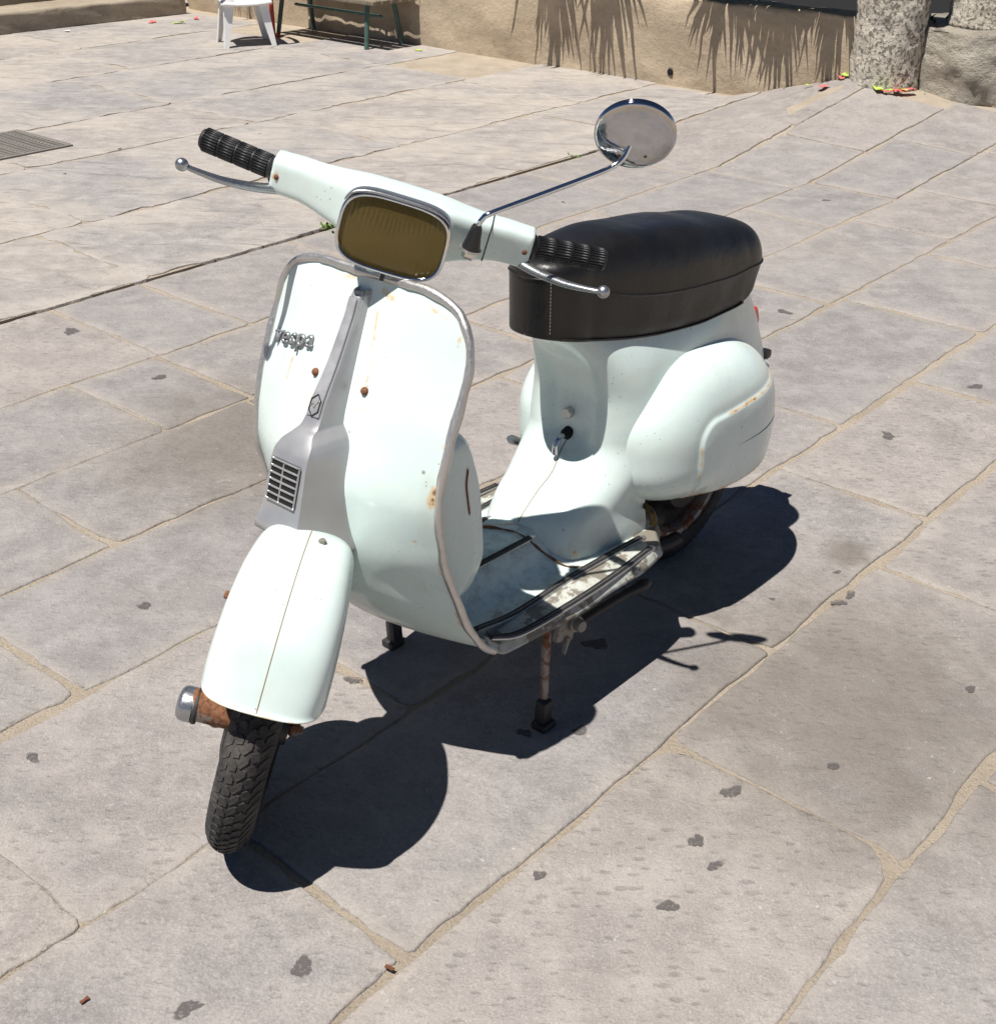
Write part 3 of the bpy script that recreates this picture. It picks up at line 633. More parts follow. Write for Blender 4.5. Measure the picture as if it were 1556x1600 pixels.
# --- cowls
def cowl(sgn, name):
    th = np.linspace(0, 2 * np.pi, 200, endpoint=False); rr = np.r_[np.linspace(.0, .7, 46), np.linspace(.71, 1, 46)]
    P = np.zeros((len(rr), 200, 3)); R2 = np.zeros((len(rr), 200)); xc, zc = .125, .375
    for i, s in enumerate(rr):
        c, q = np.cos(th), np.sin(th)
        a = np.where(c > 0, .230, .266); b = np.where(q > 0, .184, .108 + .092 * ss(.45, -.35, c)); e = 2 / (2.5 - .45 * np.clip(2 * np.clip(c, 0, 1) * np.clip(q, 0, 1), 0, 1))
        x = xc + s * a * np.sign(c) * np.abs(c) ** e; z = zc + s * b * np.sign(q) * np.abs(q) ** e
        z = z + .022 * (x - xc) / .26 * (q > 0)
        y = .100 + .112 * np.maximum(0, 1 - s ** 3.4) ** (1 / 2.0)
        y = y - .02 * ss(.05, -.17, x)
        # storage door: stepped panel at the rear lower part
        sd = np.minimum(.238 - x, (.462 + .015 * ss(.1, .25, x) * 0 + .0 * x) - z); rc = .05
        dx = .238 - x; dz = (.455 + .06 * (.1 - x) * .25) - z
        sd = np.where((dx < rc) & (dz < rc), rc - np.hypot(rc - dx, rc - dz), np.minimum(dx, dz))
        y = y + .0044 * ss(-.003, .004, sd) - .0006 * np.exp(-((sd + .006) / .010) ** 2)
        amp_ = np.where(dz > .03, .95 * ss(.43, .40, z), .98 * ss(.19, .12, x) * ss(-.13, -.09, x) + .35 * ss(.12, .19, x)); R2[i] = np.exp(-((sd - .0015) / .0032) ** 2) * amp_
        R2[i] = np.maximum(R2[i], np.exp(-((z - .290) / .005) ** 2) * (y > .15) * (x < .26) * .85)
        z = np.maximum(z, .288 + .010 * ss(0, -.14, x) * 0)
        P[i] = np.c_[x, sgn * y, z]
    def L(pts): return [(x, sgn * (.2165 - .02 * float(ss(.05, -.17, x)) if y > .2 else y), z) for x, y, z in pts]
    rl = [(L([(.240, .205, .315), (.241, .205, .345), (.241, .208, .40)]), .0045, .95), (L([(.232, .208, .44), (.20, .210, .458), (.16, .21, .457)]), .0035, .6), (L([(.13, .21, .457), (.05, .205, .459), (-.03, .21, .461), (-.08, .205, .462)]), .0055, .95),
          (L([(.225, .205, .294)]), .012, 1.0), (L([(.18, .205, .289), (-.1, .205, .289)]), .005, .9), (L([(-.03, .17, .555), (-.08, .165, .53)]), .004, .75), (L([(.10, .18, .555)]), .006, .45), (L([(.36, .16, .37), (.30, .19, .30)]), .010, .45)]
    V = P.reshape(-1, 3); gri = ss(.33, .288, V[:, 2]) * .45
    return grid(name, P, M_paint, scooter, cv=True, attrs={'rust': np.maximum(rust_attr(P, rl[3:4] + rl[5:]), R2.ravel()), 'grime': gri}, recalc=False)
cw = cowl(1, 'side_cowl'); cowl(-1, 'side_cowl')
# --- lock, hook, plugs on the body front
V, F = lathe_vf([(0, .008), (.009, .008), (.0105, .006), (.0105, -.01)], (.380, .0, .468), (1, 0, .1), 24); mesh('seat_lock', V, F, M_trim, scooter, sharp=35)
V, F = lathe_vf([(0, .003), (.011, .003), (.012, -.01)], (.384, 0, .425), (1, 0, -.2), 20); cs = mesh('choke_socket', V, F, M_black, scooter)
tube('choke_lever', curve3([(.385, 0, .425), (.402, .0, .424), (.414, .0, .414), (.416, .0, .395)], 14), [.005] * 4 + [.0055] * 5 + [.0065] * 5, M_chrome, cs, 10)
for y, x in ((-.052, .468), (.028, .470), (.048, .466)):
    V, F = lathe_vf([(0, .004), (.005, .003), (.006, -.006)], (x, y, .652), (1, y * 4, .0), 12); mesh('rubber_plug', V, F, M_black, scooter)
# --- seat
sx_ = [.522, .49, .41, .325, .22, .10, 0.02, -.04, -.09, -.13, -.158]
s_bot = pchip(sx_, [.660, .655, .638, .622, .608, .600, .600, .604, .614, .628, .650]); s_top = pchip(sx_, [.772, .790, .806, .809, .797, .783, .767, .759, .752, .744, .734])
s_pip = pchip(sx_, [.768, .762, .732, .706, .688, .677, .672, .672, .672, .672, .668]); s_w = pchip(sx_, [.030, .060, .0805, .098, .111, .117, .117, .114, .103, .092, .074])
s_w0 = s_w
def s_w(x):
    x = float(x)
    if x > .42: return .0785 * max(0.0, 1 - ((x - .42) / .088) ** 2.2) ** (1 / 2.2)
    if x < -.04: return .114 * max(0.0, 1 - ((-.04 - x) / .1255) ** 3.4) ** (1 / 3.4)
    return float(s_w0(x))
xsq = np.r_[.42 + .088 * np.sin(np.linspace(np.pi / 2, .35, 40)), np.linspace(.448, -.07, 66), -.04 - .1254 * np.sin(np.linspace(.28, np.pi / 2, 24))]
P = []; pip = []
for x in xsq:
    k_ = np.clip((x - .490) / .0180, 0, 1); ins = .010 * (1 - math.sqrt(max(0, 1 - k_ ** 2)))
    k2 = np.clip((-.115 - x) / .0505, 0, 1); ins2 = .022 * (1 - math.sqrt(max(0, 1 - k2 ** 2)))
    b, t, p_, w_ = float(s_bot(x)), float(s_top(x)) - ins * .9 - ins2 * .5, float(s_pip(x)) - ins * .5, max(.0004, float(s_w(x)))
    p_ = min(p_, t - .002)
    wr = (.0012 * math.sin(x * 60) + .0022 * math.exp(-((x - .16) / .03) ** 2)) * min(1, w_ / .08) ** 2
    half = [(0, b + .004), (w_ * .5, b + .003), (w_ * .88, b + .0015), (w_ * .955, b), (w_ * .985, b + .003), (w_ * .975 - wr, b + (p_ - b) * .33), (w_ * .985 - wr, b + (p_ - b) * .66), (w_ * 1.0, p_ - .003), (w_ * 1.004, p_)]
    dome = [(w_ * math.cos(a) ** .58, p_ + (t - p_) * math.sin(a) ** .85) for a in np.linspace(.10, math.pi / 2, 16)]
    h = half + dome; full = h + [(-y, z) for y, z in h[-2:0:-1]]
    shr = .42 * float(ss(.05, -.16, x)); P.append([(x + .034 * float(ss(.0, -.16, x)) + shr * max(0, p_ - z) + .10 * float(ss(.0, -.16, x)) * max(0, z - p_), y, z) for y, z in full]); pip.append((x + .034 * float(ss(.0, -.16, x)), w_ * 1.006, p_))
seat = grid('seat', P, M_seat, scooter, cv=True, caps=True, recalc=True)
pp = np.array(pip); rp = pp.copy(); rp[:, 1] *= -1
loop = np.vstack([pp[::-1], rp]); tube('seat_piping', loop, .0023, M_seat, seat, 8)
stl = [];
for sgn in (1,):
    for j in range(16):
        z0 = .668 + j * .0062; y = .0470; tube('stitch', np.array([(.4955, y, z0), (.4955, y, z0 + .0038)]), .0007, M_trim, seat, 5)
tube('seat_hem', np.array([(x, s * (float(s_w(x)) * .985 + .0005), float(s_bot(x)) + .004) for s in (1,) for x in np.linspace(.48, -.02, 60)]), .002, M_seat, seat, 6)
# --- tail
rbox('tail_lamp', (-.200, .0, .500), (.05, .08, .048), M_red, scooter, .012, Matrix.Rotation(R_(18), 4, 'Y'))
V, F = rbox_vf((-.255, 0, .40), (.03, .085, .032), .012); tlm = mesh('number_plate_holder', V, F, M_blackplastic, scooter)
rbox('bracket', (-.258, .04, .408), (.025, .025, .02), M_blackplastic, tlm, .006)
# --- rear wheel, engine, stand
def wheel(cx, cz, M, nm, blocks=True):
    w = tag_part = empty(nm)
    w.parent = scooter
    prof = []
    for a in np.linspace(-112, 112, 30): prof.append((.1585 + .0475 * math.cos(R_(a)) * (1.0 if abs(a) < 90 else .8), .0368 * math.sin(R_(a))))
    V, F = lathe_vf(prof, (cx, 0, cz), (0, 1, 0), 96); ty = mesh('tyre', V, F, M_tyre, w, M=M)
    rim = [(.150, -.034), (.146, -.030), (.135, -.027), (.128, -.012), (.128, .012), (.135, .027), (.146, .030), (.150, .034)]
    V, F = lathe_vf(rim, (cx, 0, cz), (0, 1, 0), 64); mesh('rim', V, F, M_rust, w, M=M, sharp=40)
    V, F = lathe_vf([(0, -.05), (.06, -.048), (.085, -.042), (.09, -.02), (.128, -.006), (.128, .004), (.09, .012), (.075, .034), (.03, .036), (.028, .046), (0, .046)], (cx, 0, cz), (0, 1, 0), 48); mesh('hub', V, F, M_dark, w, M=M, sharp=35)
    V, F = lathe_vf([(0, .068), (.007, .068), (.008, .062), (.014, .061), (.014, .050), (.011, .046)], (cx, 0, cz), (0, 1, 0), 6); mesh('axle_nut', V, F, M_rust, w, M=M, smooth=False)
    if blocks:
        vf = []; nb = 64
        cols_ = [(-.0285, 0), (-.0145, .5), (0, 0), (.0145, .5), (.0285, 0)]
        for ci, (yc, ph) in enumerate(cols_):
            sk = .34 if ci % 2 == 0 else -.22
            for i in range(nb):
                th0 = (i + ph) * 2 * math.pi / nb
                def pt(u, v, h):   # u along circumference in block units, v across
                    y = yc + v; a = math.asin(max(-1, min(1, y / .0368))); r = .1585 + .0475 * math.cos(a) + h
                    tt = th0 + u * 2 * math.pi / nb; return (cx + r * math.cos(tt), y * (1 + h * 6), cz + r * math.sin(tt))
                o_ = [(-.47, -.0026), (-.25, -.0068), (.18, -.0062), (.47, .0019), (.27, .0068), (-.16, .0064)]
                o_ = [(u + sk * v / .0056 * .5, v) for u, v in o_]
                j = random.uniform(.9, 1.0)
                V = [pt(u, v, -.002) for u, v in o_] + [pt(u * .93 * j, v * .95, .0024) for u, v in o_]
                vf.append((V, [(a, (a + 1) % 6, 6 + (a + 1) % 6, 6 + a) for a in range(6)] + [[6, 7, 8, 9, 10, 11]]))
        V, F = joinvf(vf); mesh('tread', V, F, M_tyre, ty, False, M=M, recalc=True)
    return w
wheel(1.158, .2060, ST, 'front_wheel'); wheel(0.0, .2045, None, 'rear_wheel')
V, F = joinvf([rbox_vf((.16, -.10, .20), (.30, .10, .14), .03), rbox_vf((.22, -.03, .22), (.12, .12, .13), .03), tube_vf(np.array([(.24, .05, .2), (.16, .06, .18)]), [.022, .03], 12)])
mesh('engine_case', V, F, M_dark, scooter)
tube('fuel_tap', curve3([(.30, .13, .285), (.305, .15, .28), (.30, .155, .262), (.298, .15, .25)], 10), .006, M_brass, scooter, 8)
tube('exhaust_pipe', curve3([(.28, .02, .15), (.24, .05, .13), (.17, .085, .12), (.12, .095, .12)], 20), .016, M_dark, scooter, 10)
# centre stand
for sgn, yf in ((1, .194), (-1, -.194)):
    leg = tube('stand_leg', curve3([(.615, sgn * .10, .222), (.63, sgn * .150, .212), (.645, sgn * .176, .19), (.66, sgn * .186, .10), (.668, sgn * .192, .015)], 26), .0082, M_rust, scooter, 12)
    V, F = rbox_vf((.669, sgn * .1925, .032), (.026, .024, .058), .007, Matrix.Rotation(R_(-4 * sgn), 4, 'X'))
    V2, F2 = rbox_vf((.671, sgn * .195, .008), (.036, .032, .016), .005); V, F = joinvf([(V, F), (V2, F2)]); mesh('stand_foot', V, F, M_strip, leg, sharp=40)
tube('stand_crossbar', np.array([(.615, -.10, .222), (.612, 0, .222), (.615, .10, .222)]), .0105, M_rust, scooter, 10)
# folded side stand
ssd = tube('side_stand', curve3([(.560, .168, .152), (.50, .172, .156), (.42, .178, .158), (.35, .186, .158)], 24), np.r_[np.full(18, .0088), .009, .010, .0115, .012, .011, .007], M_dark, scooter, 10)
V, F = rbox_vf((.572, .160, .150), (.05, .012, .05), .004, Matrix.Rotation(R_(-20), 4, 'Y')); mesh('mount_bracket', V, F, M_rust2, ssd)
V, F = lathe_vf([(0, .018), (.010, .018), (.012, .015), (.012, .004), (.016, .003), (.016, -.004)], (.556, .172, .158), (.15, 1, .1), 14); mesh('pivot_bolt', V, F, M_rust2, ssd, sharp=35)
tube('foot_tab', np.array([(.573, .168, .135), (.59, .172, .108)]), [.006, .004], M_rust2, ssd, 8)
# kick starter pedal on the far side
kp = tube('kick_starter', curve3([(.20, -.15, .27), (.235, -.18, .285), (.265, -.198, .297), (.318, -.202, .328)], 20), np.r_[np.full(12, .007), np.linspace(.008, .010, 6), .010, .006], M_alu, scooter, 10)
# --- fork link and pivot (steered)
fk = tube('fork_tube', curve3([(1.235, -.062, .287), (1.20, -.062, .34), (1.12, -.05, .44), (1.03, -.015, .50)], 20), .021, M_rust, scooter, 14, M=ST)
V, F = lathe_vf([(0, .045), (.019, .045), (.023, .042), (.0245, .034), (.0245, -.03), (.017, -.034)], (1.238, -.062, .287), (0, -1, 0), 28); mesh('pivot_tube', V, F, M_rust, fk, M=ST, sharp=35)
V, F = lathe_vf([(0, .027), (.010, .0268), (.021, .0245), (.0255, .020), (.0266, .016), (.0268, .002), (.024, 0)], (1.238, -.094, .284), (0, -1, 0), 32); mesh('pivot_cap', V, F, M_alu, fk, M=ST, sharp=35)
V, F = lathe_vf([(.0265, .0), (.0275, .002), (.0275, .006), (.025, .007)], (1.238, -.088, .284), (0, -1, 0), 28); mesh('seal_ring', V, F, M_strip, fk, M=ST)
V, F = rbox_vf((1.205, -.066, .245), (.11, .022, .042), .010, Matrix.Rotation(R_(-48), 4, 'Y')); mesh('suspension_link', V, F, M_rust, fk, M=ST)
V, F = joinvf([tube_vf(np.array([(1.13, -.075, .25), (1.08, -.07, .44)]), .016, 12), tube_vf(np.array([(1.12, -.075, .28 + i * .016) for i in range(2)]), .022, 12)]); mesh('damper', V, F, M_dark, fk, M=ST)
# --- front fender (steered)
fR = pchip([44, 52, 60, 72, 84, 95, 108, 122, 136], [.236, .246, .263, .298, .325, .338, .338, .325, .30]); fW = pchip([44, 52, 66, 80, 95, 110, 136], [.080, .085, .089, .087, .082, .077, .07])
fB = pchip([44, 60, 80, 100, 136], [.390, .380, .366, .355, .36])
DJ = .165 * np.linspace(0, 1, 27) ** 1.7; half = [(0, 0), (.25, .0006), (.50, .003), (.70, .008), (.84, .017), (.94, .033), (.985, .06), (1.0, .10), (.99, .165)]
YJ = pchip([q[1] for q in half], [q[0] for q in half])(DJ)
def fz_(ph, d_): return .2045 + (float(fR(ph)) - d_) * math.sin(R_(ph))
cols_f = []
for d_, yf in zip(DJ, YJ):
    zc_ = .393 - .035 * d_ / .165; lo, hi = 40.0, 95.0
    for _ in range(40):
        mid_ = (lo + hi) / 2
        if fz_(mid_, d_) > zc_: hi = mid_
        else: lo = mid_
    tt = np.r_[0, .004, .009, np.linspace(.016, 1, 84)]; c_ = []
    for t in tt:
        ph = hi + (136 - hi) * t; r = float(fR(ph)) - d_ + .0035 * math.exp(-(t / .012) ** 2); c_.append((1.18 + r * math.cos(R_(ph)), float(fW(ph)) * yf, .2045 + r * math.sin(R_(ph))))
    cols_f.append(c_)
cf_ = np.array(cols_f).transpose(1, 0, 2); mir = cf_[:, :0:-1].copy(); mir[..., 1] *= -1; P = np.concatenate([mir, cf_], 1); CI = 26
phs = np.r_[0, np.linspace(48, 136, len(P) - 1)]
nr = rust_attr(P, [(P[0], .0022, .8), (P[:, 0], .0022, .7), (P[:, -1], .0022, .8), ([P[0, 8]], .01, .8), ([P[0, 40]], .006, .7)])
fend = grid('front_fender', P, M_paint, scooter, M=ST, attrs={'rust': nr, 'grime': np.zeros(P.shape[0] * P.shape[1])}); sm = fend.modifiers.new('thickness', 'SOLIDIFY'); sm.thickness = .0024; sm.offset = 0
tube('fender_seam', P[2:-1, CI] + np.array([[math.cos(R_(a_)) * .0014, 0, math.sin(R_(a_)) * .0014] for a_ in phs[2:-1]]), .0008, plain('seam_rust', (.34, .26, .16), .7), fend, 5, M=ST)
def fbolt(p, n, m=M_rust2): 
    V, F = lathe_vf([(0, .007), (.005, .0065), (.0065, .004), (.0065, -.002)], p, n, 6); mesh('fender_bolt', V, F, m, fend, False, M=ST)
i0 = int(np.argmin(abs(phs - 103))); fbolt(P[i0, CI + 1], (0, 0, 1)); fbolt((1.185, -.086, .462), (0, -1, .1), M_screw)
# --- handlebar head (steered): fused shell
parts = []
def sect(c, a, b, e=2.6, n=32, plane='xz'):
    t = np.linspace(0, 2 * np.pi, n, endpoint=False); u = a * np.sign(np.cos(t)) * np.abs(np.cos(t)) ** (2 / e); v = b * np.sign(np.sin(t)) * np.abs(np.sin(t)) ** (2 / e)
    return u, v
bk = [-.204, -.19, -.15, -.10, -.05, 0, .05, .10, .15, .19, .204]
bx_ = pchip(bk, [.736, .740, .752, .770, .784, .790, .784, .770, .752, .740, .736]); bh = pchip(bk, [.0285, .029, .030, .037, .048, .050, .048, .037, .030, .029, .0285]); bd = pchip(bk, [.0265, .0265, .028, .033, .042, .046, .042, .033, .028, .0265, .0265]); bzc = pchip(bk, [.915, .916, .920, .920, .917, .917, .917, .920, .920, .916, .915])
L = []
for y in np.linspace(-.204, .204, 60):
    u, v = sect(0, float(bd(y)), float(bh(y)), 5.0); L.append(np.c_[float(bx_(y)) + u, np.full(32, y), float(bzc(y)) + v])
L = np.array(L); F = grid_faces(60, 32, False, True); F += [list(range(32)), [59 * 32 + j for j in range(32)]]; parts.append((L.reshape(-1, 3), F))
L = []; TAU = R_(9); fw = np.array([math.cos(TAU), 0, math.sin(TAU)]); upv = np.array([-math.sin(TAU), 0, math.cos(TAU)]); HC = np.array([.880, 0, .930])
for s, a, b in ((-.125, .034, .03), (-.10, .055, .038), (-.07, .068, .046), (-.04, .0745, .0495), (-.015, .077, .051), (0, .0775, .0515)):
    u, v = sect(0, a, b, 4.0, 40); L.append((HC + fw * s)[None] + u[:, None] * np.array([0, 1, 0]) + v[:, None] * upv)
L = np.array(L); F = grid_faces(6, 40, False, True); F += [list(range(40)), [5 * 40 + j for j in range(40)]]; parts.append((L.reshape(-1, 3), F))
L = []
for t in np.linspace(0, 1, 8):
    z = .935 - .085 * t; xx = AXG - z * math.tan(R_(RAKE)) + .004; rr = .052 - .020 * t ** .7; u, v = sect(0, rr * 1.1, rr, 2.2, 32); L.append(np.c_[xx + u, v, np.full(32, z)])
L = np.array(L); F = grid_faces(8, 32, False, True); F += [list(range(32)), [7 * 32 + j for j in range(32)]]; parts.append((L.reshape(-1, 3), F))
V, F = joinvf(parts)
head = mesh('handlebar_head', V, F, None, scooter, recalc=True, M=ST)
rm = head.modifiers.new('fuse', 'REMESH'); rm.mode = 'VOXEL'; rm.voxel_size = .0032; rm.use_smooth_shade = True
sm = head.modifiers.new('smooth', 'SMOOTH'); sm.factor = .5; sm.iterations = 5
dg = bpy.context.evaluated_depsgraph_get(); me = bpy.data.meshes.new_from_object(head.evaluated_get(dg)); head.modifiers.clear(); head.data = me
Vh = np.array([v.co for v in me.vertices]); STn = np.array(ST)
def stp(p): return (STn @ np.r_[np.asarray(p, float), 1])[:3]
for nm_, a in (('rust', rust_attr(Vh, [([stp((.765, -.196, .917))], .009, .95), ([stp((.765, .196, .917))], .006, .6)])), ('grime', np.zeros(len(Vh)))):
    at = me.attributes.new(nm_, 'FLOAT', 'POINT'); at.data.foreach_set('value', np.asarray(a, 'f'))
me.materials.clear(); me.materials.append(M_paint); me.polygons.foreach_set('use_smooth', [True] * len(me.polygons))
tube('shell_seam', np.array([(float(bx_(.135)) + (float(bd(.135)) + .0006) * math.copysign(abs(math.cos(a)) ** (2 / 5.0), math.cos(a)), .135, float(bzc(.135)) + (float(bh(.135)) + .0006) * math.copysign(abs(math.sin(a)) ** (2 / 5.0), math.sin(a))) for a in np.linspace(-1.6, 2.2, 40)]), .0009, M_black, head, 5, M=ST)
for sgn in (1, -1):
    V, F = lathe_vf([(0, .002), (.004, .002), (.005, -.002)], (.7645, sgn * .194, .917), (1, 0, .1), 12); mesh('head_screw', V, F, M_screw, head, M=ST)
# bezel, lens, reflector
def ringpt(a, b, off, n=64, e=3.5):
    u, v = sect(0, a, b, e, n); return (HC + fw * off)[None] + u[:, None] * np.array([0, 1, 0]) + v[:, None] * upv
hl = empty('headlight'); hl.parent = scooter
rings = [ringpt(.0785, .0525, -.012), ringpt(.0805, .0545, -.009), ringpt(.0812, .0552, .004), ringpt(.0800, .0540, .0085), ringpt(.0772, .0512, .0090), ringpt(.0752, .0492, .0060), ringpt(.0748, .0488, .0)]
grid('bezel', rings, M_chrome, hl, cv=True, M=ST)
# bezel brow
br = []
for t in np.linspace(-.078, .078, 30):
    k_ = 1 - abs(t / .081) ** 3; zt = .0552 * max(0, 1 - abs(t / .0812) ** 4.0) ** (1 / 4.0); br.append([HC + fw * q + np.array([0, t, 0]) + upv * (zt + h) for q, h in ((-.016, .0005), (-.014, .0035), (.006, .0045), (.013, .0035), (.0135, .001), (.009, -.0012))])
grid('bezel_brow', br, M_alu, hl, M=ST, recalc=True)
nr_, nt_ = 14, 64; L = []; rib = []
for s in np.linspace(0, 1, nr_):
    q = ringpt(.0756 * max(s, 1e-3), .0496 * max(s, 1e-3), .003 + .009 * (1 - s ** 2.2)); L.append(q)
    u, v = sect(0, .0756 * s, .0496 * s, 4.0, 64); rib += list(u)
lens = grid('lens', L, M_lens, hl, cv=True, M=ST, attrs={'rib': rib})
L = [ringpt(.0735 * s, .0478 * s, -.045 + .044 * s ** 2.2) for s in np.linspace(1, .02, 14)]
rfl = grid('reflector', L, M_reflector, hl, cv=True, M=ST)
V, F = lathe_vf([(0, .018), (.006, .016), (.008, .008), (.008, -.01)], HC - fw * .042, fw, 16); mesh('bulb', V, F, M_whitep, hl, M=ST)
tube('adjuster_screw', np.array([HC - upv * .053 + fw * .002, HC - upv * .066 + fw * .002]), .0035, M_blackplastic, hl, 8, M=ST)
# grips with lengthwise ribs
for sgn in (1, -1):
    a0 = np.array([.735, sgn * .200, .917]); a1 = np.array([.712, sgn * .322, .9205]); axd = a1 - a0; LG = np.linalg.norm(axd)
    core = lathe('hand_grip', [(.0, 0), (.0222, 0), (.0228, .004), (.0190, .007), (.0168, .010), (.0166, LG - .004), (.014, LG), (0, LG)], a0, axd, M_rubber, scooter, 32, 50, M=ST)
    ad = axd / LG; e1_ = np.cross(ad, [0, 0, 1]); e1_ /= np.linalg.norm(e1_); e2_ = np.cross(ad, e1_); vf = []
    for i in range(26):
        t = 2 * math.pi * i / 26; dv = e1_ * math.cos(t) + e2_ * math.sin(t)
        for q in range(4):
            s0 = .012 + q * (LG - .014) / 4; s1 = s0 + (LG - .014) / 4 - .0035
            vf.append(tube_vf(np.array([a0 + ad * s0 + dv * .0170, a0 + ad * s1 + dv * .0170]), .0017, 5))
    V, F = joinvf(vf); mesh('grip_ribs', V, F, M_rubber, core, M=ST)
    # lever with ball end
    lp = curve3([(.748, sgn * .188, .893), (.775, sgn * .222, .896), (.806, sgn * .262, .905), (.828, sgn * .300, .917), (.833, sgn * .317, .922)], 30)
    lr = np.interp(np.linspace(0, 1, 30), [0, .1, .5, .85, 1], [.011, .0105, .0085, .0062, .0052])
    lv = tube('brake_lever', lp, lr, M_alu, scooter, 14, flat=.72, M=ST)
    V, F = lathe_vf([(.0098 * math.sin(a), -.0098 * math.cos(a)) for a in np.linspace(.01, math.pi - .01, 14)], (.834, sgn * .3195, .9225), (0, 1, 0), 20); mesh('lever_ball', V, F, M_alu, lv, M=ST)
# --- mirror (steered with the bar)
MC = np.array([.757, .295, 1.135])
mroot = tube('mirror_stalk', curve3([(.846, .112, .930), (.845, .113, .968), (.843, .117, .981), (.838, .127, .991), (.806, .20, 1.036), (.779, .262, 1.075), (.770, .281, 1.090), (.764, .290, 1.104), (.759, .293, 1.122)], 60), .0042, M_chrome, scooter, 12, M=ST)
lathe('stalk_boot', [(0, .034), (.0065, .034), (.0085, .030), (.0105, .015), (.0135, .0), (.0135, -.004), (0, -.004)], (.846, .112, .936), (0, 0, 1), M_blackplastic, mroot, 20, M=ST)
lathe('clamp_washer', [(0, .002), (.0165, .002), (.0165, -.001), (0, -.001)], (.846, .112, .931), (0, 0, 1), M_trim, mroot, 20, M=ST)
lathe('clamp_nut', [(0, .0), (.010, 0), (.011, -.002), (.011, -.012), (0, -.013)], (.846, .112, .930), (0, 0, 1), M_chrome, mroot, 6, M=ST)
V, F = rbox_vf((.826, .112, .932), (.035, .018, .010), .003); mesh('clamp_arm', V, F, M_blackplastic, mroot, M=ST)
mw = Matrix.Translation((PX, PY, 0)) @ Matrix.Rotation(R_(HEAD), 4, 'Z'); mwi = mw.inverted()
nw = Vector((math.cos(R_(-97)) * math.cos(R_(-26)), math.sin(R_(-97)) * math.cos(R_(-26)), math.sin(R_(-26))))
ns = np.array(mwi.to_3x3() @ nw); mcs = stp(MC)
RM = .0585
shell = [(RM * math.sin(a), .011 * math.cos(a) ** 1.0) for a in np.linspace(0.0, math.pi / 2, 22)]
ms = lathe('mirror_shell', [(max(r, 1e-4), h) for r, h in shell] + [(RM + .0012, -.001), (RM + .0012, -.005), (RM - .002, -.006)], mcs, ns, M_mirror, mroot, 56, 60)
lathe('mirror_glass', [(1e-4, -.0045), (RM - .002, -.005)], mcs, ns, M_chrome, mroot, 48)
e1_ = np.cross(ns, [0, 0, 1]); e1_ /= np.linalg.norm(e1_); e2_ = np.cross(e1_, ns)
for du, dv in ((-.016, -.030), (.022, -.030)):
    p = mcs + e1_ * du + e2_ * dv + ns * .0085
    lathe('mirror_rivet', [(0, .0012), (.0028, .0006), (.0032, -.001)], p, ns, M_screw, mroot, 12)

# ------------------------------------------------------------------ walls, ledge, pillars
def wall_run(name, a, b, h, t, mat, label, cat='wall', seed=1, amp=.012):
    """wall from a to b (ground points of its face), thickness t behind the face (left of a->b)"""
    a = np.array(a); b = np.array(b); L = np.linalg.norm(b - a); d = (b - a) / L; n = np.array([-d[1], d[0]])
    nu = max(2, int(L / .06)); P = []
    prof = [(0, -.03), (0, .02), (0, h * .2), (0, h * .4), (0, h * .6), (0, h * .8), (0, h - .02), (.006, h - .004), (.02, h), (t * .5, h + .004), (t - .02, h), (t, h - .03), (t, -.03)]
    for i in range(nu + 1):
        row = []
        for j, (o, z) in enumerate(prof):
            s = L * i / nu; q = amp * (.5 * math.sin(s * 7 + j * 1.3 + seed) + .4 * math.sin(s * 17 + z * 23 + seed * 2) + .3 * math.sin(s * 41 + z * 57))
            pt = a + d * s + n * (o + (q if j < 7 else 0)); row.append((pt[0], pt[1], z + (q * .6 if 5 < j < 11 else 0)))
        P.append(row)
    o = grid(name, P, mat, None, caps=True, recalc=True); tag(o, label, cat); return o
wA = wall_run('retaining_wall', (-2.62, 11.505), (2.08, 7.08), .50, .22, M_wall, 'low sandy plaster wall running behind the bench and chair to the column', seed=1)
lathe('drain_hole', [(1e-4, .004), (.018, .003), (.022, -.004)], (1.04, 8.053, .075), (-.685, -.728, 0), M_black, wA, 16)
lg = wall_run('stone_ledge', (-4.9, 8.83), (-2.56, 11.17), .15, .42, M_ledge, 'low stone ledge with sunlit top and dark face at the left edge', 'ledge', 3, .006)
bw = wall_run('back_wall', (-5.2, 9.14), (-2.70, 11.64), .75, .2, M_ledge, 'dark wall rising behind the low stone ledge', 'wall', 7)
soil = tag(mesh('planting_soil', [(-2.3, 11.40, .22), (2.20, 7.18, .22), (5.5, 9.2, .22), (5.5, 14, .22), (-2.3, 14, .22)], [(0, 1, 2, 3, 4)], M_shade_soil), kind='structure')
def rough_solid(name, V, F, mat, label, cat, sub=4, amp=.02, freq=6, seed=0, parent=None):
    bm = bmesh.new(); vs = [bm.verts.new(v) for v in V]; [bm.faces.new([vs[i] for i in f]) for f in F]
    bmesh.ops.recalc_face_normals(bm, faces=bm.faces); bmesh.ops.subdivide_edges(bm, edges=bm.edges[:], cuts=sub, use_grid_fill=True)
    bm.normal_update(); from mathutils import noise as mn
    for v in bm.verts:
        p = v.co * freq + Vector((seed * 3.1, 0, 0)); d = mn.noise(p) + .5 * mn.noise(p * 2.3) + .3 * mn.noise(p * 5.1); v.co += v.normal * d * amp
    me = bpy.data.meshes.new(name); bm.to_mesh(me); bm.free(); o = link(name, me, mat, parent)
    if label: tag(o, label, cat)
    return o
